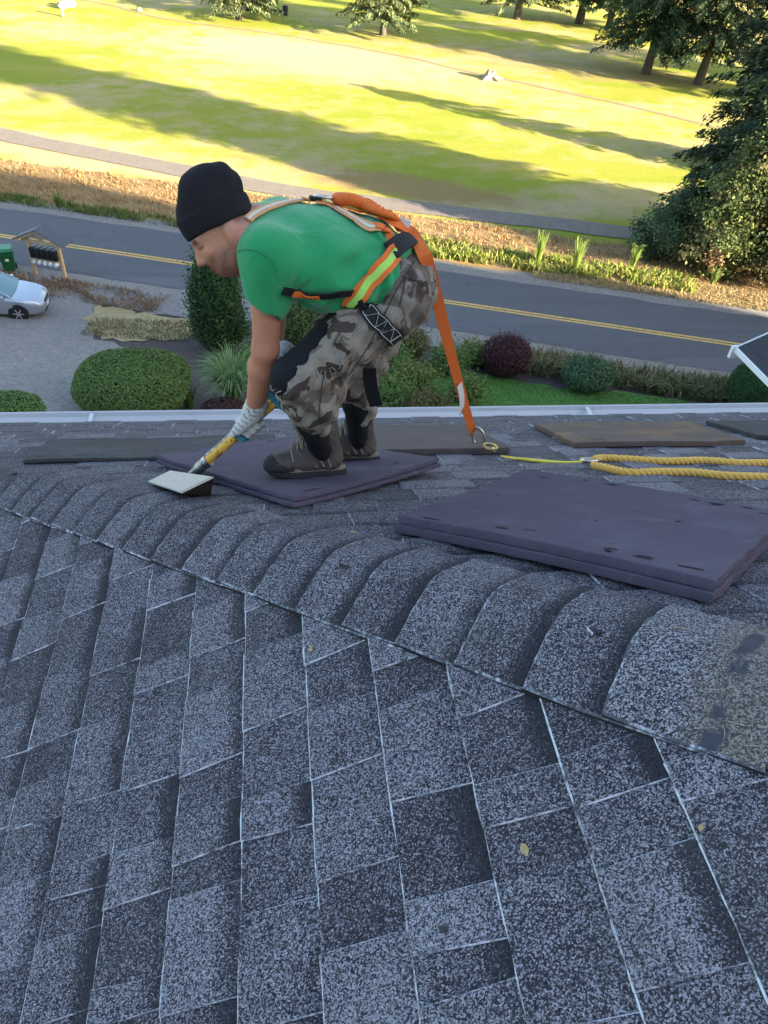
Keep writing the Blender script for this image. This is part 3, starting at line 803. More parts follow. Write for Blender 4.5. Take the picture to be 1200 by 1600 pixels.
# lawn blades
def in_poly(P, poly):
    x, y = P[:, 0], P[:, 1]; r = np.zeros(len(P), bool); poly = np.array(poly); j = len(poly) - 1
    for i in range(len(poly)):
        a, b = poly[i], poly[j]; c = ((a[1] > y) != (b[1] > y)) & (x < (b[0] - a[0]) * (y - a[1]) / (b[1] - a[1] + 1e-12) + a[0]); r ^= c; j = i
    return r
for pl_, nm, lb, n_ in (([(700, 590), (800, 597), (870, 610), (960, 616), (1040, 626), (1150, 642), (1165, 668), (900, 690), (620, 690), (640, 620)], 'lawn_blades', 'fine green lawn blades behind the gutter', 16000), ([(145, 648), (155, 634), (270, 628), (286, 650), (276, 668), (145, 668)], 'lawn_patch_blades', 'bright grass patch at the foot of the round hedge', 6000)):
    pg = gxy(pl_); a_ = np.array(pg); Q = rg.uniform(a_.min(0), a_.max(0), (n_ * 2, 2)); Q = Q[in_poly(Q, pg)][:n_]
    grass(nm, lb, 'grass', np.c_[Q, terr(Q[:, 0], Q[:, 1]) + .07], .075 if n_ > 9000 else .14, .03, 8, [(.07, .19, .045), (.11, .25, .065), (.15, .28, .085)], .5)
def tussock(label, base, n, h, spread, pal, seed, w=.02):
    rng = np.random.default_rng(seed); a = rng.uniform(0, 2 * math.pi, n); ln = rng.uniform(.1, 1.0, n) ** .8 * spread
    r0 = rng.uniform(0, .12, n); V = []; hh = h * rng.uniform(.6, 1.1, n); c0 = pick(n, rng, pal); F = []; C = []
    for i in range(n):
        d = np.array((math.cos(a[i]), math.sin(a[i]), 0)); s_ = np.array((-d[1], d[0], 0)) * w / 2; b = len(V)
        for t in (0, .35, .7, 1.0):
            p_ = d * (r0[i] + ln[i] * t ** 1.6) + np.array((0, 0, hh[i] * (math.sin(t * 1.9) / .96 if ln[i] > .3 else t)))
            k = 1 - t * .85; V += [p_ - s_ * k, p_ + s_ * k]; C += [c0[i]] * 2
        for j in range(3): F.append((b + 2 * j, b + 2 * j + 1, b + 2 * j + 3, b + 2 * j + 2))
    r = plant('tussock_grass', label, 'grass', base); obj('blades', np.array(V), F, M_BLADE, r, col=np.array(C)); return r
tussock('big arching pale green tussock grass behind the gloved hand', gb(366, 634), 620, 1.5, 1.35, [(.18, .28, .10), (.28, .38, .17), (.13, .22, .07)], 1, .045)
tussock('small upright tussock between the round hedge and the red dome bush', gb(296, 640), 110, .8, .45, [(.10, .17, .04), (.15, .22, .06)], 2, .03)
tussock('tall bright green clump at the road edge, leftmost by the sunlit weeds', gb(838, 418), 80, 1.7, .4, [(.20, .28, .05), (.26, .33, .07)], 3, .06)
tussock('tall bright green clump beyond the road, right of two similar ones', gb(896, 430), 80, 1.7, .4, [(.20, .28, .05), (.26, .33, .07)], 4, .06)
tussock('small green clump in the dry grass beyond the road on the left', gb(93, 325), 70, .8, .35, [(.10, .15, .03), (.16, .20, .05)], 5, .05)
tussock('bright green clump at the foot of the bushy tree on the right', gb(985, 425), 70, 1.4, .4, [(.16, .24, .05), (.24, .30, .07)], 6, .06)
tussock('green clump under the bushy tree at the right edge of the verge', gb(1110, 448), 50, 1.0, .4, [(.14, .20, .05), (.22, .26, .07)], 9, .06)

# ---- trees
def trunk_mesh(h, r0, r1, rng, lean=(0, 0), limbs=(), n=10, flare=1.35):
    mb = MB(); zs = np.linspace(0, h, 9); ph = rng.uniform(0, 6)
    pts = [np.array((lean[0] * z / h + .04 * math.sin(z + ph) * (z / h), lean[1] * z / h, z - .15 if z == 0 else z)) for z in zs]
    mb.tube(pts, [r0 * flare if i == 0 else r0 + (r1 - r0) * i / 8 for i in range(9)], n, up=(1, 0, 0))
    for (z, a, el, L_, r) in limbs:
        b = np.array((lean[0] * z / h, lean[1] * z / h, z)); d = np.array((math.cos(a) * math.cos(el), math.sin(a) * math.cos(el), math.sin(el)))
        mb.tube(spline([b, b + d * L_ * .5 + np.array((0, 0, -.03 * L_)), b + d * L_ + np.array((0, 0, .02 * L_))], 3), [r, r * .85, r * .7, r * .55, r * .4, r * .3, r * .2][:7], 6)
    return mb
def conifer(label, base, H, R, h0, n, size, pal, seed, r0=.3, lean=(0, 0), group=None, dens=1.0, droop=.5, power=.8, low=1.0, name='conifer_tree'):
    """tapered trunk, whorls of drooping limbs, needle sprays hanging along them with gaps between"""
    rng = np.random.default_rng(seed); t = plant(name, label, 'tree', (base[0], base[1], float(terr(base[0], base[1]))), group)
    nb = max(20, int((H - h0) / .42 * 5 * dens)); zb = h0 + (H - h0) * np.sort(rng.random(nb)) ** 1.15; ab = rng.uniform(0, 2 * math.pi, nb)
    k = (zb - h0) / (H - h0); Lb = R * (1 - k) ** power * rng.uniform(.55, 1.12, nb) * np.where(k < .08, low, 1) + .3
    limbs = [(float(zb[i]), float(ab[i]), -.12 - .1 * rng.random(), float(Lb[i]) * .9, max(.02, r0 * .22 * (1 - k[i]))) for i in range(0, nb, 2)]
    trunk_mesh(H * .97, r0, .03, rng, lean, limbs).build('trunk', M_BARK, t, smooth=50)
    w = Lb / Lb.sum(); ib = rng.choice(nb, n, p=w); s = rng.random(n) ** .65
    d = np.stack([np.cos(ab[ib]), np.sin(ab[ib])], -1); side = np.stack([-d[:, 1], d[:, 0]], -1); wd = rng.normal(0, .20, n) * (1.1 - .5 * s) * np.minimum(Lb[ib], 3.0) * .5
    z = zb[ib] - droop * .35 * Lb[ib] * s ** 1.5 - np.abs(rng.normal(0, .16, n)) * (.5 + droop) * np.minimum(1, Lb[ib] * .5) * 1.3
    P = np.stack([d[:, 0] * Lb[ib] * s + side[:, 0] * wd + lean[0] * zb[ib] / H, d[:, 1] * Lb[ib] * s + side[:, 1] * wd + lean[1] * zb[ib] / H, z], -1)
    N = np.stack([d[:, 0] * .5, d[:, 1] * .5, np.full(n, .75)], -1)
    br = (.55 + .6 * rng.random(nb))[ib][:, None]
    V, F, c = cards(P, N, size, rng, pick(n, rng, pal) * br, .42, droop=np.stack([d[:, 0] * .7, d[:, 1] * .7, np.full(n, -.75)], -1), jitter=.45)
    obj('crown', V, F, M_NEEDLE, t, col=c); return t
def broadleaf(label, base, blobs, n, size, pal, seed, group=None, r0=.16, name='broadleaf_tree', holes=.5):
    rng = np.random.default_rng(seed); z0 = float(terr(base[0], base[1])); t = plant(name, label, 'tree', (base[0], base[1], z0), group)
    top = max(b[0][2] for b in blobs); limbs = [(top * .25 + .1 * i, math.atan2(b[0][1], b[0][0]) , .8, np.linalg.norm(np.array(b[0]) - (0, 0, top * .25)) * .9, r0 * .5) for i, b in enumerate(blobs)]
    trunk_mesh(top * .8, r0, .05, rng, (0, 0), limbs).build('trunk', M_BARK, t, smooth=50)
    vol = np.array([np.prod(b[1]) ** .7 for b in blobs]); ib = rng.choice(len(blobs), n, p=vol / vol.sum())
    C = np.array([b[0] for b in blobs]); R = np.array([b[1] for b in blobs])
    nc = 60 * len(blobs); cd = rdir(nc, rng); cr = rng.uniform(.45, 1.08, nc) ; icl = rng.integers(0, nc, n); cb = rng.choice(len(blobs), nc, p=vol / vol.sum())
    CC = C[cb] + cd * R[cb] * cr[:, None]; P = CC[icl] + rng.normal(0, .17, (n, 3)) * R[cb][icl] ** .8
    br = rng.uniform(.55, 1.3, nc)[icl][:, None]; pl2 = np.array(pal); cc = pl2[rng.integers(0, len(pl2), nc)][icl] * rng.uniform(.75, 1.25, (n, 1)) * br
    V, F, c = cards(P, cd[icl] + np.array((0, 0, .4)), size, rng, cc, .62, jitter=.7); obj('crown', V, F, M_LEAF, t, col=c); return t
NP = [(.028, .052, .02), (.045, .078, .028), (.065, .10, .038)]; NPL = [(.08, .11, .04), (.12, .15, .06), (.16, .19, .08)]
g = lambda px, py: ground(px, py)[:2]
conifer('full rounded conifer standing alone at the top centre of the fairway', g(598, 55), 13, 4.6, 1.9, 30000, .34, NPL, 1, .30, group=None, power=.42, droop=.45, dens=1.5)
conifer('conifer with low branches at the top left of the fairway', g(373, 31), 14, 4.2, 1.5, 20000, .34, NPL, 2, .32, power=.45, dens=1.4)
conifer('small young conifer just right of the top left conifer', g(407, 16), 5, 2.0, .3, 3500, .36, NPL, 3, .12, power=.6)
conifer('pale lit conifer left of the shaded row at the top right', g(808, 30), 17, 6.0, 2.2, 14000, .5, NPL, 4, .42, power=.45, dens=1.4)
conifer('conifer with a dark bare trunk second in the back row', g(905, 37), 18, 5.2, 2.8, 13000, .5, NP, 5, .48, power=.45, dens=1.4)
conifer('thin trunked conifer third in the back row', g(951, 43), 17, 4.6, 2.4, 12000, .5, NPL, 6, .36, power=.45, dens=1.4)
conifer('conifer furthest right in the back row', g(992, 50), 18, 4.6, 2.4, 12000, .5, NP, 7, .38, power=.45, dens=1.4)
conifer('tall dark conifer with a leaning bare trunk at the top right', g(1009, 115), 22, 5.6, 2.8, 42000, .34, NP, 8, .38, (.6, 0), power=.4, droop=.7, dens=1.5)
conifer('tall dark conifer nearest the bushy tree, its trunk bare and leaning', g(1090, 132), 22, 6.0, 3.0, 42000, .34, NP, 9, .38, (1.2, 0), power=.4, droop=.7, dens=1.5)
conifer('huge dark evergreen filling the upper right corner', (26.8, 36.6), 25, 5.6, 2.4, 72000, .32, [(.018, .036, .015), (.03, .055, .02), (.045, .078, .028)], 10, .5, power=.22, droop=.55, dens=2.0)
conifer('dark evergreen partly hidden behind the huge corner evergreen', (32.5, 51.5), 8.5, 3.0, .8, 12000, .34, NP, 11, .5, power=.45, droop=.6, dens=1.3)
# trees past the right edge that shade the fairway
for i, (x, y, H_, R_) in enumerate([(38, 26.5, 24, 4.2), (44.5, 26, 27, 4.4), (52, 20, 29, 4.0), (60, 62, 24, 4.6), (66, 70, 24, 5)]):
    conifer('tall conifer standing beyond the right edge', (x, y), H_, R_, 2.0, 11000, .75, NP, 30 + i, .5, group='conifers beyond the right edge', power=.5, dens=1.3)
OL = [(.16, .20, .055), (.22, .25, .08), (.26, .24, .095), (.11, .15, .05)]
broadleaf('bushy tree with russet tinges at the right edge of the road verge', (23.4, 34.0), [((0, 0, 2.6), (2.4, 2.0, 2.3)), ((.9, .2, 4.9), (2.3, 1.9, 2.1)), ((-1.0, .3, 1.5), (2.0, 1.6, 1.5)), ((2.5, -.6, 2.4), (2.0, 1.8, 2.3)), ((1.9, 0, 7.2), (1.8, 1.6, 1.9)), ((-1.1, .2, 3.9), (1.7, 1.5, 1.8)), ((.2, .1, 6.2), (1.5, 1.4, 1.5))], 52000, .17, OL + OL + [(.20, .13, .06)], 61)
broadleaf('rounded blue-green bush left of the bushy tree where the path ends', (20.6, 36.2), [((0, 0, 1.4), (1.7, 1.5, 1.5)), ((1.0, .3, 2.6), (1.3, 1.2, 1.2)), ((-1.2, .1, .8), (1.0, 1.0, .9))], 15000, .14, [(.09, .14, .07), (.13, .19, .095), (.065, .11, .05)], 62, r0=.10, name='bush')
broadleaf('pale leaved sapling in front of the huge evergreen', (27.0, 36.5), [((0, 0, 4.0), (1.6, 1.6, 1.8)), ((.6, 0, 6.0), (1.3, 1.3, 1.3)), ((-.8, 0, 2.5), (1.2, 1.2, 1.2))], 13000, .16, [(.15, .20, .08), (.20, .24, .11), (.26, .16, .08)], 63)

# ================================================================== small things on the golf course
M_STONE = plain('pale_stone', (.36, .34, .30), .9, var=.3, scale=4, bump=.4); M_WOODG = plain('weathered_wood', (.36, .27, .19), .9, var=.35, scale=12, bump=.5)
def stone(label, base, s, seed, name='boulder', group=None):
    rng = np.random.default_rng(seed); bm = bmesh.new(); bmesh.ops.create_icosphere(bm, subdivisions=2, radius=1); bm.verts.index_update()
    V = [np.array(v.co) * rng.uniform(.85, 1.1) * np.array(s) + np.array((0, 0, s[2] * .6)) for v in bm.verts]; mb = MB(); mb.add(V, [[v.index for v in f.verts] for f in bm.faces]); bm.free()
    o = mb.build(name, M_STONE, None); o.location = (base[0], base[1], float(terr(base[0], base[1]))); tag(o, label, 'rock', group)
stone('pale boulder, right one of the pair at the top left', g(108, 11), (.75, .5, .5), 1); stone('pale boulder, left one of the pair at the top left', g(98, 13), (.55, .45, .4), 2)
stone('small pale stone on the fairway right of the boulders', g(218, 17), (.30, .25, .22), 3)
def stump(label, base):
    r = plant('tree_stump', label, 'stump', (base[0], base[1], 0.0)); rng = np.random.default_rng(4); mb = MB()
    n = 14; prof = [(1.0, 0), (.75, .18), (.62, .45), (.60, .62)]; V = []
    for (rr, z) in prof:
        for k in range(n): q = 2 * math.pi * k / n; j = 1 + .18 * math.sin(k * 2.2) + rng.normal(0, .06); V.append((math.cos(q) * rr * j * .75, math.sin(q) * rr * j * .75, z + (.16 * math.sin(k * 1.7) + rng.normal(0, .05) if z > .4 else 0)))
    F = [[i * n + k, i * n + (k + 1) % n, (i + 1) * n + (k + 1) % n, (i + 1) * n + k] for i in range(3) for k in range(n)] + [[3 * n + k for k in range(n)]]
    mb.add(V, F); mb.build('stump_wood', M_WOODG, r, smooth=40)
    for k in range(5):
        q = 1.3 * k; mb = MB(); mb.tube([(math.cos(q) * .5, math.sin(q) * .5, .2), (math.cos(q) * .9, math.sin(q) * .9, .08), (math.cos(q) * 1.3, math.sin(q) * 1.3, -.03)], [.16, .11, .05], 7); mb.build('root', M_WOODG, r, smooth=True)
stump('broken grey tree stump in the middle of the fairway', g(766, 123))
def post(label, base, h, w, mat, name='marker_post'):
    r = plant(name, label, 'post', (base[0], base[1], 0.0)); mb = MB(); mb.box((0, 0, h / 2), (w, w, h), bev=w * .15); mb.build('shaft', mat, r)
    mb = MB(); mb.box((0, 0, h + .02), (w * 1.3, w * 1.3, .05), bev=.01); mb.build('top_cap', mat, r)
post('wooden marker post below the boulders at the top left', g(99, 26), .95, .22, M_WOODG)
M_BIN = plain('dark_bin_plastic', (.03, .03, .032), .7)
r = plant('litter_bin', 'small dark litter bin on the tan fairway near the top', 'bin', (*g(446, 24), 0.0)); mb = MB(); mb.lathe([(.26, 0), (.30, .75), (.33, .78), (.33, .84)], (0, 0, 0), n=12); mb.build('barrel', M_BIN, r, smooth=40); mb = MB(); mb.lathe([(.34, .845), (.3, .92), (.1, .97)], (0, 0, 0), n=12); mb.build('lid', M_BIN, r, smooth=40)
r = plant('bench', 'small pale bench between the back row conifers', 'bench', (*g(850, 30), 0.0)); M_BN = plain('pale_bench_wood', (.5, .4, .28), .8)
for z, y in ((.45, 0), (.45, .18), (.75, .34)): mb = MB(); mb.box((0, y, z), (1.3, .15, .05)); mb.build('slat', M_BN, r)
for x in (-.5, .5): mb = MB(); mb.box((x, .1, .22), (.08, .35, .44)); mb.build('leg', M_BN, r)

# ================================================================== mail box stand, bins, car, neighbour's roof
mL = ground(57, 430); mR = ground(103, 438); ms = mR - mL; ms[2] = 0; Wm = np.linalg.norm(ms); ex = ms / Wm; ey = np.array((-ex[1], ex[0], 0)); ez = np.array((0, 0, 1.0)); AX = np.stack([ex, ey, ez])
stand = empty('mailbox_stand', (mL + mR) / 2); tag(stand, 'wooden gabled stand with five black mail boxes by the road', 'mailbox stand')
M_CEDAR = plain('new_cedar', (.55, .37, .20), .7, var=.22, scale=10); M_ROOFM = plain('slate_blue_roofing', (.07, .085, .105), .7); M_MBOX = plain('black_mailbox', (.014, .014, .015), .45); M_WT = plain('white_plastic', (.75, .74, .73), .5)
L3 = lambda x, y, z: ex * x + ey * y + ez * z
hw_ = Wm / 2
for s_ in (-1, 1):
    mb = MB(); mb.box(L3(s_ * hw_, 0, .88), (.13, .13, 1.84), AX); mb.build('post', M_CEDAR, stand)
for z in (1.62, .86): mb = MB(); mb.box(L3(0, -.075 if z > 1 else 0, z), (Wm + (.5 if z > 1 else -.14), .05 if z > 1 else .3, .13 if z > 1 else .05), AX); mb.build('beam', M_CEDAR, stand)
apex = 2.22; ov = .45; ea = 1.68
for s_ in (-1, 1):
    a = L3(0, -.30, apex); b = L3(s_ * (hw_ + ov), -.30, ea); dd = b - a; Ld = np.linalg.norm(dd); dd /= Ld; nn = np.cross(dd, ey); nn = nn if nn[2] > 0 else -nn
    for y in (-.30, .30): mb = MB(); mb.box((a + b) / 2 + ey * (y + .30) - nn * .05, (Ld, .05, .09), np.stack([dd, ey, nn])); mb.build('rafter', M_CEDAR, stand)
    mb = MB(); mb.box((a + b) / 2 + ey * .30 + nn * .015, (Ld + .04, .78, .03), np.stack([dd, ey, nn])); mb.build('roof_panel', M_ROOFM, stand)
for x in (-.32, 0, .32):
    mb = MB(); p0 = L3(0, -.09, 1.70); p1 = L3(x * 1.2, -.09, 2.02 - abs(x) * .35 + (.06 if x == 0 else 0)); dd = p1 - p0; Ld = np.linalg.norm(dd); dd /= Ld; mb.box((p0 + p1) / 2, (Ld, .05, .07), np.stack([dd, ey, np.cross(dd, ey)])); mb.build('web_strut', M_CEDAR, stand)
for i in range(5):
    x = -hw_ + .065 + (Wm - .13) * (i + .5) / 5; wd = (Wm - .13) / 5 - .02
    mb = MB(); mb.box(L3(x, 0, 1.13), (wd, .42, .44), AX, bev=.02); mb.build('mailbox', M_MBOX, stand, smooth=True)
    mb = MB(); mb.lathe([(.075, -.20), (.085, -.19), (.085, .19), (.06, .2)], L3(x, -.03, .735), ey, 12); mb.build('paper_tube', M_WT, stand, smooth=True)
def bin_(label, base, mat, lidm, rz):
    r = plant('wheeled_bin', label, 'bin', base); r.rotation_euler = (0, 0, rz); mb = MB(); V = []
    for (w, d, z) in ((.21, .24, .10), (.22, .27, .12), (.29, .34, .92), (.31, .36, .95), (.31, .36, 1.0)):
        for (x, y) in ((-1, -1), (1, -1), (1, 1), (-1, 1)): V.append((x * w, y * d, z))
    F = [[i * 4 + k, i * 4 + (k + 1) % 4, (i + 1) * 4 + (k + 1) % 4, (i + 1) * 4 + k] for i in range(4) for k in range(4)] + [[3, 2, 1, 0], [16, 17, 18, 19]]
    mb.add(V, F); mb.build('tub', mat, r)
    mb = MB(); V = [(-.32, -.37, 1.003), (.32, -.37, 1.003), (.32, .38, 1.003), (-.32, .38, 1.003), (-.26, -.28, 1.10), (.26, -.28, 1.10), (.26, .33, 1.08), (-.26, .33, 1.08)]
    mb.add(V, [(3, 2, 1, 0), (4, 5, 6, 7), (0, 1, 5, 4), (1, 2, 6, 5), (2, 3, 7, 6), (3, 0, 4, 7)]); mb.build('lid', lidm, r)
    for x in (-.25, .25): mb = MB(); mb.lathe([(.02, -.03), (.13, -.03), (.13, .03), (.02, .03)], (x, .25, .13), (1, 0, 0), 14); mb.build('wheel', M_BIN, r)
    mb = MB(); mb.tube([(-.22, .36, .97), (-.2, .44, .98), (.2, .44, .98), (.22, .36, .97)], .018, 6); mb.build('handle', mat, r)
    mb = MB(); mb.box((.0, -.318, .62), (.14, .012, .10)); mb.build('label_plate', M_WT, r)
M_GBIN = plain('green_bin_plastic', (.012, .10, .035), .45); M_GLID = plain('green_bin_lid', (.03, .17, .085), .45); M_YBIN = plain('grey_bin_plastic', (.09, .095, .11), .5)
bin_('green wheeled bin left of the mail box stand', ground(17, 423), M_GBIN, M_GLID, rad(12)); bin_('grey wheeled bin at the left edge beside the green one', ground(-8, 436), M_YBIN, M_YBIN, rad(10))

# car
car = empty('parked_car', (0, 0, 0)); tag(car, 'silver sedan parked nose out on the gravel at the left edge', 'car')
ch = rad(2); cf = np.array((math.cos(ch), math.sin(ch), 0)); cs_ = np.array((-cf[1], cf[0], 0))
nose = np.array((-8.95, 28.75)); cc = nose - cf[:2] * 2.35; z0c = float(terr(cc[0], cc[1])); car.location = (cc[0], cc[1], z0c + .08); car.rotation_euler = (0, math.asin((float(terr(cc[0] - cf[0] * 1.3, cc[1])) - float(terr(cc[0] + cf[0] * 1.3, cc[1]))) / 2.6), ch)
m = NT('silver_car_paint'); m.b.inputs['Coat Weight'].default_value = .6; M_CAR = m.done((.40, .425, .46), .30, .5, .6)
M_CGL = plain('tinted_car_glass', (.10, .20, .22), .06, .8); M_TYRE = plain('tyre_rubber', (.015, .015, .016), .85); M_RIM = plain('alloy_rim', (.5, .5, .52), .35, .5, .8); M_LAMP = plain('clear_headlamp', (.62, .64, .68), .12, .7); M_DKP = plain('dark_grille', (.02, .02, .022), .5)
st = [(-2.33, .62, .62, .42), (-2.30, .78, .70, .30), (-2.1, .88, .80, .22), (-1.6, .985, .88, .20), (-.8, .97, .90, .19), (0, .95, .91, .19), (.8, .93, .90, .19), (1.15, .93, .89, .19), (1.5, .90, .88, .19), (1.85, .84, .85, .20), (2.1, .77, .79, .22), (2.26, .70, .70, .26), (2.34, .58, .58, .34)]
V = []; k = 11
for (x, zt, w, zb_) in st:
    prof = [(-w * .82, zb_), (-w * .97, zb_ + .10), (-w, zb_ + (zt - zb_) * .55), (-w * .985, zt - .10), (-w * .90, zt - .015), (0, zt + .02), (w * .90, zt - .015), (w * .985, zt - .10), (w, zb_ + (zt - zb_) * .55), (w * .97, zb_ + .10), (w * .82, zb_)]
    V += [(x, a, b) for a, b in prof]
F = [[i * k + j, i * k + (j + 1) % k, (i + 1) * k + (j + 1) % k, (i + 1) * k + j] for i in range(len(st) - 1) for j in range(k)] + [list(range(k)), list(range((len(st) - 1) * k, len(st) * k))[::-1]]
mb = MB(); mb.add(V, F); mb.build('body', M_CAR, car, smooth=35)
rf = [(-1.75, .96, .80, .0), (-.95, 1.40, .60, 0), (-.3, 1.45, .62, 0), (.35, 1.42, .61, 0), (1.22, .93, .80, 0)]
q = lambda i, s_: (rf[i][0], s_ * rf[i][2], rf[i][1])
mb = MB(); mb.add([q(1, -1), q(2, -1), q(3, -1), q(3, 1), q(2, 1), q(1, 1), (-.3, 0, 1.49), (.35, 0, 1.455), (-.95, 0, 1.43)], [(0, 1, 6, 8), (1, 2, 7, 6), (8, 6, 4, 5), (6, 7, 3, 4)]); mb.build('roof', M_CAR, car, smooth=40)
mb = MB(); mb.add([q(3, -1), q(4, -1), q(4, 1), q(3, 1), (1.30, 0, .955), (.37, 0, 1.452)], [(0, 1, 4, 5), (5, 4, 2, 3)]); mb.build('windscreen', M_CGL, car, smooth=40)
mb = MB(); mb.add([q(0, -1), q(1, -1), q(1, 1), q(0, 1)], [(0, 1, 2, 3)]); mb.build('rear_window', M_CGL, car)
for s_ in (-1, 1):
    mb = MB(); mb.add([q(0, s_), q(1, s_), q(2, s_), q(3, s_), q(4, s_), (-.3, s_ * .83, .95)], [(0, 1, 2, 5), (5, 2, 3, 4)]); mb.build('side_window', M_CGL, car)
    mb = MB(); mb.tube([q(4, s_), q(3, s_)], .035, 6); mb.build('pillar', M_CAR, car)
    mb = MB(); mb.box((.95, s_ * .95, .98), (.12, .18, .13), bev=.04); mb.build('mirror', M_CAR, car, smooth=True)
    mb = MB(); V = [(2.20, s_ * .34, .66), (2.27, s_ * .34, .58), (2.13, s_ * .72, .60), (2.02, s_ * .785, .64), (1.88, s_ * .795, .74), (2.05, s_ * .60, .755), (2.16, s_ * .40, .745)]
    mb.add([(x + .03, y * 1.02, z + .02) for x, y, z in V], [(0, 1, 2, 3, 4, 5, 6)]); mb.build('headlight', M_LAMP, car)
    for x in (1.42, -1.36):
        wl = empty('wheel', (x, s_ * .80, .32), car); mb = MB(); mb.lathe([(.20, -.10), (.29, -.105), (.325, -.07), (.325, .07), (.29, .105), (.20, .10)], (0, 0, 0), (0, 1, 0), 24); mb.build('tyre', M_TYRE, wl, smooth=30)
        mb = MB(); mb.lathe([(.05, .105), (.205, .085), (.205, -.085), (.05, -.105)], (0, 0, 0), (0, 1, 0), 20)
        for j in range(6): a = j * math.pi / 3; mb.box((math.cos(a) * .12, s_ * .105, math.sin(a) * .12), (.17, .02, .045), np.stack([(math.cos(a), 0, math.sin(a)), (0, 1, 0), (-math.sin(a), 0, math.cos(a))]))
        mb.build('rim', M_RIM, wl, smooth=30)
        mb = MB(); mb.lathe([(.34, -.02), (.37, -.02), (.37, .02), (.34, .02)], (x, s_ * .865, .33), (0, 1, 0), 24); mb.build('wheel_arch', M_DKP, car)
mb = MB(); mb.box((2.315, 0, .60), (.05, .62, .11), bev=.02); mb.build('grille', M_DKP, car, smooth=True)
mb = MB(); mb.box((2.36, 0, .43), (.02, .34, .12)); mb.build('number_plate', M_WT, car); mb = MB(); mb.box((2.34, 0, .30), (.03, .9, .07)); mb.build('lower_intake', M_DKP, car)

# neighbouring roof corner at the right edge
nh = empty('neighbouring_house', (12.6, 11.5, 0)); tag(nh, 'dark shingled roof corner of the neighbouring house with white gutter at right edge', 'house')
NC = at_z(1158, 542, 6.8); NO = np.array((12.6, 11.5, 0)); dx_ = at_z(1200, 584, 6.8) - NC; dx_[2] = 0; dx_ /= np.linalg.norm(dx_); dy_ = np.array((-dx_[1], dx_[0], 0))
NC2 = NC - NO; M_NROOF = plain('neighbour_shingles', (.045, .045, .05), .9, var=.4, scale=14, bump=.5)
sl1 = (dx_ * .0 + dy_ * 1.0)
e0 = NC2; e1 = NC2 + dx_ * 8; r0_ = NC2 + dy_ * 3.2 + np.array((0, 0, 1.7)) + dx_ * .0; r1_ = r0_ + dx_ * 8
mb = MB(); mb.add([e0, e1, r1_, r0_] + [x - np.array((0, 0, .12)) for x in (e0, e1, r1_, r0_)], [(0, 1, 2, 3), (7, 6, 5, 4), (0, 4, 5, 1), (1, 5, 6, 2), (2, 6, 7, 3), (3, 7, 4, 0)]); nr = mb.build('roof', M_NROOF, nh)
for i in range(14):
    a = e0 + (r0_ - e0) * (i / 14); mb = MB(); mb.box(a + dx_ * 4 + np.array((0, 0, .02)), (8.0, .27, .02), np.stack([dx_, (r0_ - e0) / np.linalg.norm(r0_ - e0), np.cross(dx_, (r0_ - e0) / np.linalg.norm(r0_ - e0))])); mb.build('shingle_course', M_NROOF, nr)
b1_ = r0_ + dy_ * 3.2 - np.array((0, 0, 1.7)); mb = MB(); mb.add([r0_, r1_, b1_ + dx_ * 8, b1_] + [x - np.array((0, 0, .12)) for x in (r0_, r1_, b1_ + dx_ * 8, b1_)], [(0, 1, 2, 3), (7, 6, 5, 4), (0, 4, 5, 1), (1, 5, 6, 2), (2, 6, 7, 3), (3, 7, 4, 0)]); mb.build('roof', M_NROOF, nh)
rk = (r0_ - e0); mb = MB(); Lr = np.linalg.norm(rk); ru = rk / Lr; mb.box(e0 + rk * .5 - dx_ * .03 - np.array((0, 0, .09)), (Lr, .05, .24), np.stack([ru, dx_, np.cross(ru, dx_)])); mb.build('rake_board', M_GUT if 'M_GUT' in globals() else M_WT, nh)
mb = MB(); mb.box(e0 + dx_ * 4 - dy_ * .07 - np.array((0, 0, .08)), (8.06, .14, .13), np.stack([dx_, dy_, ez])); mb.build('gutter', M_WT, nh)
mb = MB(); mb.box(e0 - dx_ * .05 - dy_ * .03 - np.array((0, 0, .16)), (.09, .34, .32), np.stack([dx_, dy_, ez])); mb.build('soffit_return', M_WT, nh)
mb = MB(); c_ = e0 + dx_ * 5.6 + dy_ * 3.9; hN = 5.0; mb.box((c_[0], c_[1], c_[2] - hN / 2 - .2), (7.4, 5.4, hN), np.stack([dx_, dy_, ez])); mb.build('wall', plain('neighbour_siding', (.5, .5, .47), .7), nh)

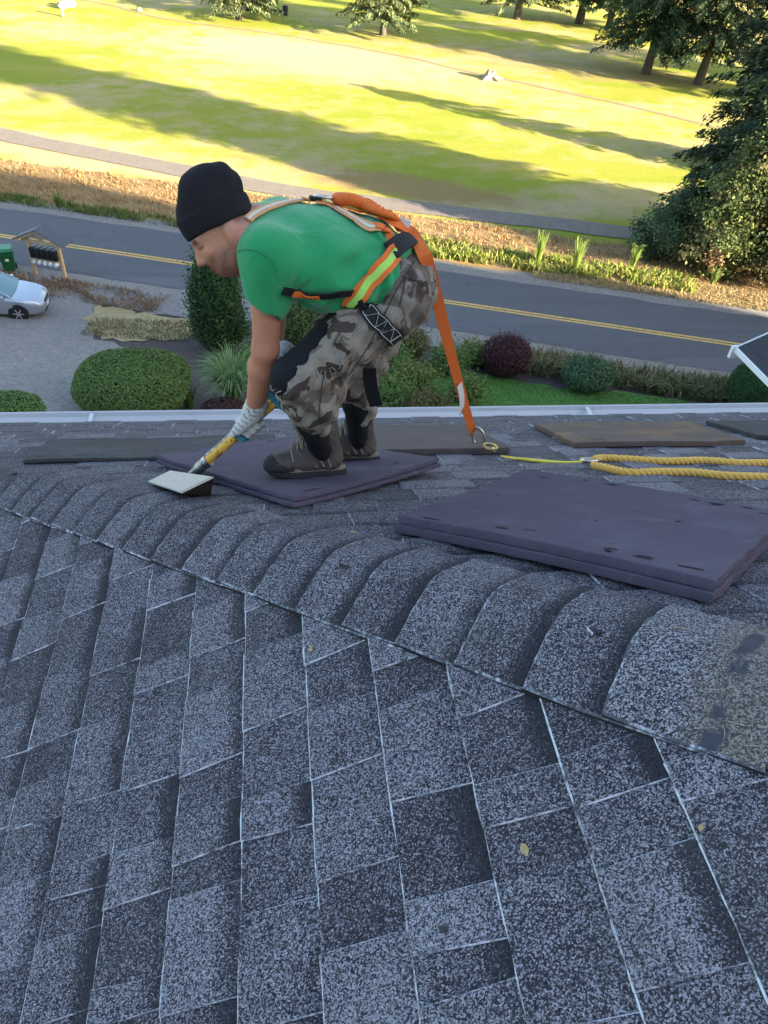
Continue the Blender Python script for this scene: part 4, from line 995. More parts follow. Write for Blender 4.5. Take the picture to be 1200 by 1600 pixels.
# ================================================================== signed-distance modelling for organic shapes
class Vol:
    rs = 1.0                                  # scale of all radii
    def __init__(s, lo, hi, res):
        s.lo = np.array(lo, np.float32); s.res = res
        n = np.ceil((np.array(hi) - np.array(lo)) / res).astype(int) + 1; s.n = n
        ax = [s.lo[i] + res * np.arange(n[i], dtype=np.float32) for i in range(3)]
        s.X, s.Y, s.Z = np.meshgrid(*ax, indexing='ij', sparse=True)
        s.d = np.full(n, 1e3, np.float32)
    def cap(s, a, b, r1, r2=None, ky=1.0, ax=None):
        """tapered capsule; ky < 1 makes it wider along ax (default world Y)"""
        r2 = (r1 if r2 is None else r2) * s.rs; r1 = r1 * s.rs
        a = np.asarray(a, np.float32); b = np.asarray(b, np.float32); ab = b - a; L = float(ab @ ab) + 1e-9
        px, py, pz = s.X - a[0], s.Y - a[1], s.Z - a[2]
        t = np.clip((px * ab[0] + py * ab[1] + pz * ab[2]) / L, 0, 1)
        dx, dy, dz = px - t * ab[0], py - t * ab[1], pz - t * ab[2]
        if ky != 1.0:
            w = np.array((0, 1, 0.)) if ax is None else np.asarray(ax, float) / np.linalg.norm(ax)
            q = (dx * w[0] + dy * w[1] + dz * w[2]) * (1 - ky)
            dx, dy, dz = dx - q * w[0], dy - q * w[1], dz - q * w[2]
        return np.sqrt(dx * dx + dy * dy + dz * dz) - (r1 + (r2 - r1) * t)
    def ell(s, c, r, A=None):
        c = np.asarray(c, np.float32); px, py, pz = s.X - c[0], s.Y - c[1], s.Z - c[2]
        A = np.eye(3) if A is None else np.asarray(A); r = [x * s.rs for x in r]
        u = [(px * A[i, 0] + py * A[i, 1] + pz * A[i, 2]) / r[i] for i in range(3)]
        k = np.sqrt(u[0] ** 2 + u[1] ** 2 + u[2] ** 2)
        return (k - 1) * float(min(r)) * np.float32(1.0)
    def plane(s, c, n):
        n = np.asarray(n, float); n = n / np.linalg.norm(n); c = np.asarray(c, float)
        return ((s.X - c[0]) * n[0] + (s.Y - c[1]) * n[1] + (s.Z - c[2]) * n[2]).astype(np.float32)
    def wave(s, k, ph=0.0):
        return np.sin(s.X * k[0] + s.Y * k[1] + s.Z * k[2] + ph)
    def add(s, d, k=0.0): s.d = smin(s.d, d, k); return s
    def sub(s, d, k=0.0): s.d = -smin(-s.d, d, k); return s
    def cut(s, d): s.d = np.maximum(s.d, d); return s
    def mesh(s):
        """surface nets"""
        d = s.d; n = d.shape; neg = d < 0
        idx = np.zeros(np.array(n) - 1, np.int64); acc = np.zeros(tuple(np.array(n) - 1) + (3,), np.float32); cnt = np.zeros(np.array(n) - 1, np.float32)
        corner = lambda arr, c: arr[c[0]:n[0] - 1 + c[0], c[1]:n[1] - 1 + c[1], c[2]:n[2] - 1 + c[2]]
        for axis in range(3):
            o = [i for i in range(3) if i != axis]
            for i in (0, 1):
                for j in (0, 1):
                    c0 = [0, 0, 0]; c0[o[0]] = i; c0[o[1]] = j; c1 = list(c0); c1[axis] = 1
                    d0, d1 = corner(d, c0), corner(d, c1); x = (d0 < 0) != (d1 < 0)
                    t = np.where(x, d0 / np.where(x, d0 - d1, 1), 0)
                    acc[..., axis] += t; acc[..., o[0]] += np.where(x, i, 0); acc[..., o[1]] += np.where(x, j, 0); cnt += x
        act = cnt > 0; idx[act] = np.arange(act.sum())
        g = np.stack(np.nonzero(act), -1).astype(np.float32)
        V = (g + acc[act] / cnt[act][:, None]) * s.res + s.lo
        F = []
        for axis in range(3):
            o = [(axis + 1) % 3, (axis + 2) % 3]
            sl0 = [slice(1, n[i] - 1) for i in range(3)]; sl0[axis] = slice(0, n[axis] - 1)
            sl1 = list(sl0); sl1[axis] = slice(1, n[axis])
            a, b = neg[tuple(sl0)], neg[tuple(sl1)]; x = a != b
            p = np.stack(np.nonzero(x), -1); off = np.array([1, 1, 1]); off[axis] = 0; p = p + off
            if not len(p): continue
            q = []
            for (i, j) in ((0, 0), (1, 0), (1, 1), (0, 1)):
                c = p.copy(); c[:, o[0]] -= i; c[:, o[1]] -= j; q.append(idx[c[:, 0], c[:, 1], c[:, 2]])
            q = np.stack(q, -1); flip = ~a[x]
            q[flip] = q[flip][:, ::-1]; F.append(q)
        return V, np.concatenate(F)
def smin(a, b, k):
    if k <= 0: return np.minimum(a, b)
    h = np.clip(.5 + .5 * (b - a) / k, 0, 1); return b + (a - b) * h - k * h * (1 - h)
def relax(V, F, it=2, f=.5):
    """light Laplacian smoothing"""
    e = np.concatenate([F[:, [0, 1]], F[:, [1, 2]], F[:, [2, 3]], F[:, [3, 0]]]); e = np.concatenate([e, e[:, ::-1]])
    deg = np.bincount(e[:, 0], minlength=len(V)).astype(np.float32)
    for _ in range(it):
        S = np.stack([np.bincount(e[:, 0], weights=V[e[:, 1], k], minlength=len(V)) for k in range(3)], -1)
        V = V + f * (S / np.maximum(deg, 1)[:, None] - V)
    return V
def vol_obj(name, vol, mat, parent, it=2, base=None, col=None):
    V, F = vol.mesh(); V = relax(V, F, it)
    c = None if col is None else col(V)
    Vl = V - (np.zeros(3) if base is None else np.asarray(base))
    o = obj(name, Vl, F, mat, parent, smooth=True, col=c); o['_'] = 0; del o['_']
    return o, V, F

# ================================================================== the roofer
MATZ = .045
def on_mat(px, py): return onB(px, py, MATZ)
J = {}
for k, q in dict(ank_n=(503, 704, 1.875), knee_n=(456, 590, 1.76), hip_n=(602, 462, 1.93), hip_f=(634, 450, 2.13),
                 ank_f=(560, 690, 2.09), knee_f=(556, 596, 2.05), sh_n=(418, 396, 1.84), el_n=(415, 545, 1.84), wr_n=(402, 636, 1.88),
                 t1=(425, 386, 2.0), t2=(500, 397, 2.0), t3=(565, 409, 2.02), t4=(618, 432, 2.03), neck=(394, 366, 1.99), head=(335, 345, 1.97)).items(): J[k] = at(*q)
BASE = np.array((J['ank_n'][0] + .05, 2.0, zB(2.0) + MATZ))
man = empty('person', BASE)
tag(man, 'roofer in green t-shirt, black knit cap and camouflage trousers bending over a shovel', 'person')
J['sh_f'] = J['sh_n'] + np.array((.03, .30, -.05)); J['el_f'] = at(424, 560, 2.08); J['wr_f'] = at(450, 612, 1.99)
HANDLE0 = at(300, 741, 1.93); HANDLE1 = at(452, 608, 1.93)       # shovel shaft line
hdir = (HANDLE1 - HANDLE0) / np.linalg.norm(HANDLE1 - HANDLE0)
def shaft(px):                                                   # point of the shaft nearest to a photo column
    a, b = 0.0, 1.3
    for _ in range(40):
        m_ = (a + b) / 2
        if proj(HANDLE0 + (HANDLE1 - HANDLE0) * m_)[0] < px: a = m_
        else: b = m_
    return HANDLE0 + (HANDLE1 - HANDLE0) * a
GRIP_N = shaft(387); GRIP_F = shaft(447)
J['wr_n'] = GRIP_N + np.array((.022, -.01, .062)); J['wr_f'] = GRIP_F + np.array((.0, .045, .07))

# head frame: forward (face), left (towards camera side), up (crown)
hl = np.array((0.10, -1.0, .50)); hl /= np.linalg.norm(hl)
hf = RC @ np.array((-68.0, 54.0, 0)); hf -= hl * (hf @ hl); hf /= np.linalg.norm(hf); hu = np.cross(hf, hl)
if hu[2] < 0: hu = -hu
HA = np.stack([hf, hl, hu]); HC = at(344, 352, 1.975); HS = .84; Vol.rs = .84
def hp(f, l, u): return HC + (hf * f + hl * l + hu * u) * HS

def m_skin():
    m = NT('skin'); p = m.pos(kind='Object'); a = m.n('ShaderNodeAttribute'); a.attribute_name = 'tint'
    c = m.mix(m.noise(p, 40, 4, .6), (.38, .185, .115), (.50, .265, .175))
    c = m.mix(m.math('MULTIPLY', m.ramp(m.noise(p, 14, 3), [(.45, 0.0), (.7, 1.0)]), .35), c, (.50, .20, .135))
    c = m.mix(1.0, c, a.outputs['Color'], 'MULTIPLY')
    m.bump(m.noise(p, 300, 3), .15, .002)
    m.b.inputs['Subsurface Weight'].default_value = .08; m.b.inputs['Subsurface Radius'].default_value = (.01, .004, .002)
    return m.done(c, .55, .35)
def m_cloth(name, a, b, weave=900, rough=.9, fold=.35):
    m = NT(name); p = m.pos(kind='Object')
    c = m.mix(m.noise(p, 9, 4, .6), a, b)
    c = m.mix(m.math('MULTIPLY', m.noise(p, weave * .4, 2), .25), c, tuple(x * .6 for x in a))
    h = m.math('ADD', m.math('MULTIPLY', m.noise(m.pos((1, 1, 1), 'Object'), 12, 3, .5, 1.2), 1.0), m.math('MULTIPLY', m.noise(p, weave, 2), .06))
    m.bump(h, fold, .02); m.b.inputs['Sheen Weight'].default_value = .25 if max(a) > .05 else .0
    return m.done(c, rough, .15)
def m_camo():
    m = NT('camouflage_cloth'); p = m.pos((1, 1, 1), 'Object')
    base = m.mix(m.noise(p, 22, 4, .6), (.19, .162, .13), (.275, .238, .195))
    mid = m.ramp(m.noise(p, 9.0, 2.2, .45, 1.4), [(.535, 0.0), (.55, 1.0)])
    drk = m.ramp(m.noise(m.pos((1, 1.2, 1), 'Object', (.4, .7, .2)), 11.0, 2.0, .45, 1.6), [(.58, 0.0), (.60, 1.0)])
    c = m.mix(mid, base, (.135, .108, .088)); c = m.mix(drk, c, (.066, .047, .041))
    c = m.mix(m.math('MULTIPLY', m.ramp(m.noise(p, 6, 5, .7), [(.55, 0.0), (.8, 1.0)]), .35), c, (.32, .30, .28))
    h = m.math('ADD', m.noise(m.pos((1.6, 1.0, .8), 'Object', (.3, .2, .5)), 13, 4, .55, 1.5), m.math('MULTIPLY', m.noise(p, 500, 2), .05))
    m.bump(h, .6, .025); return m.done(c, .92, .12)
M_SKIN = m_skin(); M_CAMO = m_camo()
M_SHIRT = m_cloth('green_jersey', (.018, .245, .082), (.028, .315, .118))
M_BEANIE = m_cloth('black_knit', (.012, .011, .013), (.022, .020, .024), 500, .95, .2)
M_TIGHT = m_cloth('black_stretch_cloth', (.010, .010, .013), (.017, .017, .021), 900, .85, .2)

# ---- body: one continuous surface from head to ankles
v = Vol((-.33, 1.58, 13.78), (.58, 2.35, 14.92), .0058)
v.add(v.ell(hp(.0, 0, .035), (.098, .076, .095), HA))                       # cranium
v.add(v.ell(hp(.045, 0, -.055), (.062, .058, .072), HA), .03)               # face block
v.add(v.ell(hp(.058, 0, -.108), (.034, .034, .028), HA), .03)                # chin
for sgn in (-1, 1):
    v.add(v.cap(hp(.05, .036 * sgn, -.098), hp(-.015, .058 * sgn, -.06), .02, .022), .025)   # jaw
    v.add(v.ell(hp(.072, .038 * sgn, -.045), (.02, .018, .018), HA), .015)  # cheek
    v.add(v.cap(hp(.092, .012 * sgn, .005), hp(.082, .045 * sgn, .006), .011, .010), .012)    # brow
    v.sub(v.ell(hp(.106, .031 * sgn, -.018), (.018, .014, .010), HA), .008) # eye socket
    v.add(v.ell(hp(.080, .031 * sgn, -.019), (.012, .012, .012), HA), .003) # eyeball
    v.add(v.ell(hp(-.008, .076 * sgn, -.036), (.019, .012, .034), HA), .006)# ear
v.add(v.cap(hp(.100, 0, -.005), hp(.122, 0, -.052), .009, .0135), .010)     # nose
for sgn in (-1, 1): v.add(v.ell(hp(.111, .012 * sgn, -.056), (.010, .008, .008), HA), .006)
v.add(v.cap(hp(.100, -.016, -.080), hp(.100, .016, -.080), .0075), .008)    # upper lip
v.add(v.cap(hp(.097, -.014, -.094), hp(.097, .014, -.094), .008), .008)     # lower lip
v.sub(v.cap(hp(.110, -.02, -.087), hp(.110, .02, -.087), .0035), .004)
v.add(v.cap(hp(-.035, 0, -.03), J['neck'], .056, .062), .03)
# trunk
v.add(v.cap(J['neck'], J['t1'], .07, .10, .62), .05)
v.add(v.cap(J['t1'], J['t2'], .108, .112, .60), .05)
v.add(v.cap(J['t2'], J['t3'], .112, .105, .66), .05)
v.add(v.cap(J['t3'], J['t4'], .105, .112, .66), .05)
# arms
def arm(v, sh, el, wr, g=1.0, k=.02):
    v.add(v.ell(sh, (.062, .06, .062)), .05)
    v.add(v.cap(sh, el, .052 * g, .043 * g), .03)
    m1 = el + (wr - el) * .28
    v.add(v.cap(el, m1, .041 * g, .046 * g), k); v.add(v.cap(m1, wr, .045 * g, .030 * g), k)
arm(v, J['sh_n'], J['el_n'], J['wr_n']); arm(v, J['sh_f'], J['el_f'], J['wr_f'])
# legs
for a, b, c in (('hip_n', 'knee_n', 'ank_n'), ('hip_f', 'knee_f', 'ank_f')):
    v.add(v.cap(J[a], J[b], .078, .055), .03); m1 = J[b] + (J[c] - J[b]) * .35
    v.add(v.cap(J[b], m1, .052, .053), .02); v.add(v.cap(m1, J[c], .052, .036), .02)
def skin_tint(V):
    q = (V - HC) @ HA.T / HS; f, l, u = q[:, 0], np.abs(q[:, 1]), q[:, 2]
    c = np.ones((len(V), 3))
    inh = np.linalg.norm(q, axis=1) < .17
    beard = inh & (u < -.045) & (f > -.03)
    st = np.clip((-.045 - u) / .03, 0, 1) * np.clip((f + .03) / .03, 0, 1) * beard
    st *= .75 + .25 * np.sin(V[:, 0] * 900) * np.sin(V[:, 2] * 1100)
    c *= (1 - st * .70)[:, None] * np.array((1, 1, 1.0)); c[:, 2] += st * .04
    brow = inh & (np.abs(u - .004) < .006) & (l > .012) & (l < .048) & (f > .06); c[brow] *= (.32, .26, .25)
    lid = inh & (np.abs(u + .019) < .0035) & (np.abs(l - .031) < .013) & (f > .07); c[lid] *= (.35, .28, .27)
    lip = inh & (np.abs(u + .087) < .014) & (l < .026) & (f > .085); c[lip] *= (.85, .55, .55)
    hk = inh * np.clip((-.028 - f) / .02, 0, 1) * np.clip((u + .045) / .03, 0, 1); c *= (1 - hk * .5)[:, None]
    arm_ = np.linalg.norm(V - J['el_n'], axis=1) < .32; red = arm_ & (V[:, 1] < 1.95) & (V[:, 0] < .12)
    c[red] *= (1.06, .88, .84)
    return c
body, BV, BF = vol_obj('body', v, M_SKIN, man, 2, BASE, skin_tint)

# ---- t-shirt
v = Vol((-.22, 1.62, 14.25), (.50, 2.36, 14.92), .0062)
v.add(v.cap(J['neck'] + np.array((.015, 0, -.01)), J['t1'], .076, .112, .60), .05)
v.add(v.cap(J['t1'], J['t2'], .119, .126, .58), .05)
v.add(v.cap(J['t2'], J['t3'], .126, .122, .62), .05)
v.add(v.cap(J['t3'], J['t4'] + (J['t4'] - J['t3']) * .3, .122, .118, .62), .05)
bel = at(535, 446, 1.99); v.add(v.ell(bel, (.14, .13, .085)), .06)           # cloth hanging under the belly
for a, b in (('sh_n', 'el_n'), ('sh_f', 'el_f')):
    s0 = J[a]; e0 = J[b]; mid = s0 + (e0 - s0) * .50
    v.add(v.ell(s0 + np.array((.012, .015, -.008)), (.068, .068, .068)), .075); v.add(v.cap(s0, mid, .062, .070), .045)
    ad = (e0 - s0) / np.linalg.norm(e0 - s0)
    hem = s0 + (e0 - s0) * .52; ad = ad + np.array((-.45, 0, 0)); ad /= np.linalg.norm(ad)
    sel = np.maximum(v.plane(hem, ad), v.cap(s0, e0 + (e0 - s0) * .3, .14) )
    v.sub(np.maximum(-v.plane(hem, ad), v.cap(s0 + ad * .10, e0 + ad * .2, .105)), .003)
v.d = v.d + (.0030 * np.sin(v.X * 26 + v.Z * 62 + 2.2 * np.sin(v.Y * 9 + v.X * 7)) + .0022 * np.sin(v.X * -48 + v.Z * 85 + v.Y * 22 + 1.5 * np.sin(v.X * 19))) * np.clip((v.X - J['t1'][0]) * 5, 0, 1) + .0010 * v.wave((70, -50, 40))
v.d = v.d + .002 * v.wave((85, 25, -60), 1.0) * np.clip(1 - np.abs(v.Z - bel[2]) * 9, 0, 1)
ap = at(447, 452, 1.86); ddx, ddy, ddz = v.X - ap[0], v.Y - ap[1], v.Z - ap[2]; rr_ = np.sqrt(ddx ** 2 + ddy ** 2 + ddz ** 2)
v.d = v.d + .0026 * np.clip((v.X - ap[0]) * 40 + .2, 0, 1) * np.sin(np.arctan2(ddz, ddx) * 11 + rr_ * 14) * np.exp(-((rr_ - .10) / .07) ** 2)
wp = at(610, 402, 1.88); ddx, ddy, ddz = v.X - wp[0], v.Y - wp[1], v.Z - wp[2]; rr_ = np.sqrt(ddx ** 2 + ddy ** 2 + ddz ** 2)
v.d = v.d + .0040 * np.sin(np.arctan2(ddz, -ddx) * 10 + rr_ * 20) * np.exp(-((rr_ - .11) / .08) ** 2)
hb, hf2 = at(652, 388, 2.0), at(548, 484, 1.97); hn_ = np.cross(hf2 - hb, (0, 1.0, 0)); hn_ *= np.sign(hn_[0])
v.cut(v.plane(hb, hn_))
v.sub(v.cap(hp(-.02, 0, -.03), J['neck'] + np.array((-.03, 0, .005)), .058, .062), .004)  # neck opening
shirt, SV, SF = vol_obj('tshirt', v, M_SHIRT, man, 2, BASE)
# collar and sleeve seam
M_SHIRTD = m_cloth('green_rib', (.014, .20, .075), (.018, .25, .10))

# ---- trousers
v = Vol((-.09, 1.56, 13.86), (.60, 2.38, 14.75), .0062)
v.add(v.cap(J['t4'] + (J['t3'] - J['t4']) * .12, J['t4'], .112, .122, .64), .04)
v.add(v.ell((J['hip_n'] + J['hip_f']) / 2 + np.array((.002, 0, .005)), (.135, .185, .135)), .05)
kn, hn, an = J['knee_n'], J['hip_n'], J['ank_n']
v.add(v.cap(hn + np.array((.02, 0, 0)), hn + (kn - hn) * .55, .112, .095), .05)
v.add(v.cap(hn + (kn - hn) * .5, kn, .096, .076), .03)
cuff_n = at(488, 664, 1.865)
v.add(v.cap(kn + np.array((.02, .0, -.01)), kn + (cuff_n - kn) * .45 + np.array((.03, 0, 0)), .076, .092), .03)
v.add(v.cap(kn + (cuff_n - kn) * .45 + np.array((.03, 0, 0)), cuff_n, .092, .066), .03)
v.add(v.cap(hn + (kn - hn) * .35 + np.array((.05, .03, -.04)), kn + (cuff_n - kn) * .45 + np.array((.05, 0, .02)), .07, .06), .05)   # sagging cloth behind the knee
cuff_f = at(566, 650, 2.09)
v.add(v.cap(J['hip_f'], J['knee_f'], .105, .072), .04); v.add(v.cap(J['knee_f'], cuff_f, .070, .060), .03)
v.d = v.d + .0035 * v.wave((60, 30, 70), .3) + .0028 * v.wave((-95, 40, 60), 1.7) + .002 * v.wave((130, 90, -70))
dn = (cuff_n - kn) / np.linalg.norm(cuff_n - kn)
v.sub(np.maximum(-v.plane(cuff_n + dn * .004 , dn), v.cap(cuff_n, an, .13)), .002)
df = (cuff_f - J['knee_f']) / np.linalg.norm(cuff_f - J['knee_f'])
v.sub(np.maximum(-v.plane(cuff_f, df), v.cap(cuff_f, J['ank_f'], .10)), .002)
wdir = (J['t3'] - J['t4']); wdir /= np.linalg.norm(wdir)
v.sub(np.maximum(-v.plane(J['t4'] + wdir * .075, wdir), v.cap(J['t1'], J['t4'], .150, .150, .64)), .004)
# the torn thigh and knee: a ragged opening along the front of the leg
side = RC @ np.array((-.65, -.76, -.62)); side -= (kn - hn) * (side @ (kn - hn)) / ((kn - hn) @ (kn - hn)); side /= np.linalg.norm(side)
ta = hn + (kn - hn) * .58 + side * .096; tb = kn + (kn - hn) * .16 + side * .06
rag = .004 * v.wave((90, 60, 80)) + .0022 * v.wave((-310, 200, 260), .7)
v.sub(v.cap(ta, tb, .082, .090) + rag, .002)
trous, TV, TF = vol_obj('trousers', v, M_CAMO, man, 2, BASE)

# ---- black leggings under the trousers
v = Vol((-.09, 1.56, 13.82), (.55, 2.3, 14.60), .0065)
v.add(v.cap(hn + (kn - hn) * .25, kn, .085, .066), .02); m1 = kn + (an - kn) * .35
v.add(v.cap(kn, m1, .062, .058), .03); v.add(v.cap(m1, an, .058, .042), .02)
m1 = J['knee_f'] + (J['ank_f'] - J['knee_f']) * .35
v.add(v.cap(J['hip_f'] + (J['knee_f'] - J['hip_f']) * .3, J['knee_f'], .08, .058)); v.add(v.cap(J['knee_f'], m1, .056, .054), .02); v.add(v.cap(m1, J['ank_f'], .054, .040), .02)
v.d = v.d + .0012 * v.wave((90, 60, 120))
tights, _, _ = vol_obj('leggings', v, M_TIGHT, man, 2, BASE)

# ---- knit cap, pulled down over the brow and high at the nape
bu = hu - hf * .22; bu /= np.linalg.norm(bu); bf = hf - bu * (hf @ bu); bf /= np.linalg.norm(bf); BA = np.stack([bf, hl, bu])
def bp(f, l, u): return HC + (bf * f + hl * l + bu * u) * HS
v = Vol((-.33, 1.78, 14.45), (.10, 2.18, 14.95), .0046)
v.add(v.ell(bp(.0, 0, .050), (.112, .091, .106), BA)); v.add(v.ell(bp(-.026, 0, .116), (.070, .060, .056), BA), .05)
v.d = v.d + .0016 * v.wave((110, 60, -70)) + .0030 * v.wave((40, 0, 50), .6)
v.cut(-v.plane(bp(.0, 0, .040), bu))
v.sub(v.ell(bp(0, 0, .02), (.102, .08, .09), BA))
beanie, CV, CF = vol_obj('knit_cap', v, M_BEANIE, man, 2, BASE)
v = Vol((-.33, 1.78, 14.40), (.10, 2.18, 14.95), .0046)
v.add(v.ell(bp(.0, 0, .042), (.119, .096, .17), BA))
v.cut(-v.plane(bp(.0, 0, -.006), bu)); v.cut(v.plane(bp(0, 0, .060), bu))
v.sub(v.ell(bp(.0, 0, .042), (.104, .082, .15), BA))
v.d = v.d + .0010 * v.wave((60, 30, 60))
vol_obj('cap_cuff', v, M_BEANIE, beanie, 3, BASE)

# ---- boots
M_BOOT = NT('worn_boot_leather'); _p = M_BOOT.pos(kind='Object')
M_BOOT.bump(M_BOOT.noise(_p, 300, 3, .6), .25, .003)
M_BOOT = M_BOOT.done(M_BOOT.mix(M_BOOT.ramp(M_BOOT.noise(_p, 13, 5, .7), [(.35, 0.0), (.75, 1.0)]), (.045, .036, .032), (.105, .085, .07)), .7, .3)
M_BOOTD = plain('boot_overlay', (.15, .125, .10), .75, .25, var=.35, scale=60)
M_SOLE = plain('boot_sole_rubber', (.022, .021, .022), .8, .25, var=.3, scale=60)
M_RAND = plain('boot_midsole', (.20, .165, .13), .8, .2, var=.35, scale=50)
M_LACE = plain('boot_lace', (.30, .24, .17), .9, .1, var=.3, scale=200)
Vol.rs = .93
def boot(toe, heel, ank, sgn):
    """hiking boot; toe and heel are sole points on the mat"""
    up = FB[2]; fw = toe - heel; L = np.linalg.norm(fw); fw /= L; fw = fw - up * (fw @ up); fw /= np.linalg.norm(fw); sd = np.cross(up, fw)
    b0 = heel - fw * .012; root = empty('boot', heel - BASE, man)
    P = lambda f, s_, u: b0 + fw * f + sd * s_ * .9 + up * (u if u < .06 else .06 + (u - .06) * .25) + np.array((0, 0, max(0, u - .06) * .85))
    lo = np.minimum(np.minimum(toe, heel), ank) - .09; hi = np.maximum(np.maximum(toe, heel), ank) + .10
    v = Vol(lo, hi, .0042)
    L = L + .02
    v.add(v.cap(P(.05, 0, .055), P(L * .5, 0, .055), .043, .045, .9, up))
    v.add(v.cap(P(L * .5, 0, .05), P(L * .82, sgn * .006, .042), .046, .043, .9, sd), .03)
    v.add(v.ell(P(L * .86, sgn * .006, .038), (.05, .047, .038), np.stack([fw, sd, up])), .02)
    v.add(v.cap(P(.045, 0, .06), P(.062, 0, .15), .046, .048), .03)
    v.add(v.cap(P(.075, 0, .12), P(L * .55, 0, .085), .036, .034), .03)                     # instep
    v.add(v.cap(P(.068, 0, .155), P(.068, 0, .163), .052), .012)                            # padded collar
    v.sub(v.cap(P(.075, 0, .15), P(.069, 0, .22), .040), .004)
    v.cut(-v.plane(P(0, 0, .022), up)); v.d = v.d + .0009 * v.wave((220, 130, 190))
    vol_obj('boot_upper', v, M_BOOT, root, 1, heel)
    prof = []
    for i in range(28):
        q = 2 * math.pi * i / 28; f = (L * .5) * (1 - math.cos(q)) ; w = .036 + .014 * (1 / (1 + math.exp(-(f / L - .45) * 10))) - .006 * math.exp(-((f / L - .42) / .12) ** 2)
        s_ = math.sin(q); s_ = math.copysign(abs(s_) ** .55, s_) * w
        prof.append((f - .008 + .01 * f / L, s_ + sgn * .008 * (f / L) ** 2, .010 * max(0, f / L - .75) / .25))
    for (nm, z0, z1, mt, gr) in (('outsole', 0.0, .018, M_SOLE, 1.03), ('midsole', .0185, .033, M_RAND, 1.0)):
        V = []; n = len(prof)
        for zz, g in ((z0, gr * .97), ((z0 + z1) / 2, gr * 1.02), (z1, gr)):
            for (f, s_, lift) in prof: V.append(P(L / 2 + (f - L / 2) * g, s_ * g, zz + lift) - heel)
        F = [list(range(n))[::-1], list(range(2 * n, 3 * n))]
        for r_ in range(2):
            for i in range(n): F.append([r_ * n + i, r_ * n + (i + 1) % n, (r_ + 1) * n + (i + 1) % n, (r_ + 1) * n + i])
        mb = MB(); mb.add(V, F); mb.build(nm, mt, root, smooth=35)
    mb = MB()
    for i in range(6):
        t = i / 5; f = L * (.60 - .31 * t); u = .112 + .050 * t
        c = [P(f + .006, -.036, u - .028), P(f, -.014, u + .006), P(f - .004, .014, u + .006), P(f - .01, .036, u - .028)]
        mb.tube(spline(c, 4) - heel, .0034, 6)
        c = [P(f - .012, -.036, u - .026), P(f, 0, u + .012), P(f + .006, .036, u - .028)]
        mb.tube(spline(c, 4) - heel, .0026, 6)
    kx = P(L * .36, sgn * -.02, .168)
    for j in range(5):
        e = kx + sd * RNG.normal(-.015, .02) + fw * RNG.normal(.01, .02) - up * (.05 + .03 * RNG.random())
        mb.tube(spline([kx, (kx + e) / 2 + sd * -.02, e], 5) - heel, .0024, 6)
    mb.build('laces', M_LACE, root, smooth=True)
    # rubber toe cap, heel counter and side overlays
    v = Vol(lo, hi, .0042)
    v.add(v.ell(P(L * .86, sgn * .006, .036), (.0535, .0495, .041), np.stack([fw, sd, up])))
    v.add(v.cap(P(L * .6, 0, .036), P(L * .85, 0, .034), .046, .046, .9, sd), .02)
    v.cut(-v.plane(P(0, 0, .022), up)); v.cut(v.plane(P(0, 0, .047), up + fw * -.35 + np.array((0, 0, 0)))); v.cut(-v.plane(P(L * .66, 0, .03), fw))
    vol_obj('toe_cap', v, M_SOLE, root, 1, heel)
    v = Vol(lo, hi, .0042); v.add(v.cap(P(.045, 0, .05), P(.052, 0, .10), .0475, .046)); v.cut(-v.plane(P(0, 0, .022), up)); v.cut(v.plane(P(.035, 0, .08), fw * .8 + up * .6)); vol_obj('heel_counter', v, M_SOLE, root, 1, heel)
    for sg in (-1, 1):
        for (fa_, fb_, ub_) in ((.46, .52, .088), (.36, .42, .108), (.27, .33, .13)):
            q = [P(L * fa_ - .02, sg * .050, .034), P(L * (fa_ + fb_) / 2 - .01, sg * .0485, .034 + (ub_ - .034) * .5), P(L * fb_, sg * .030, ub_)]
            mb = MB(); mb.tube(spline(q, 5) - heel, .0045, 6, flat=.5); mb.build('side_overlay', M_RAND if sg * 0 else M_BOOTD, root, smooth=True)
    mb = MB(); mb.box(P(L * .36, 0, .185) - heel, (.012, .052, .10), np.stack([fw * .8 + up * -.6, sd, up * .8 + fw * .6]), bev=.005); mb.build('tongue', M_BOOT, root, smooth=True)
    return root
boot(on_mat(424, 745), on_mat(530, 741), J['ank_n'], 1)
hF = on_mat(583, 721); boot(hF + np.array((-.235, .02, -.55816 * .02)), hF, J['ank_f'], -1)

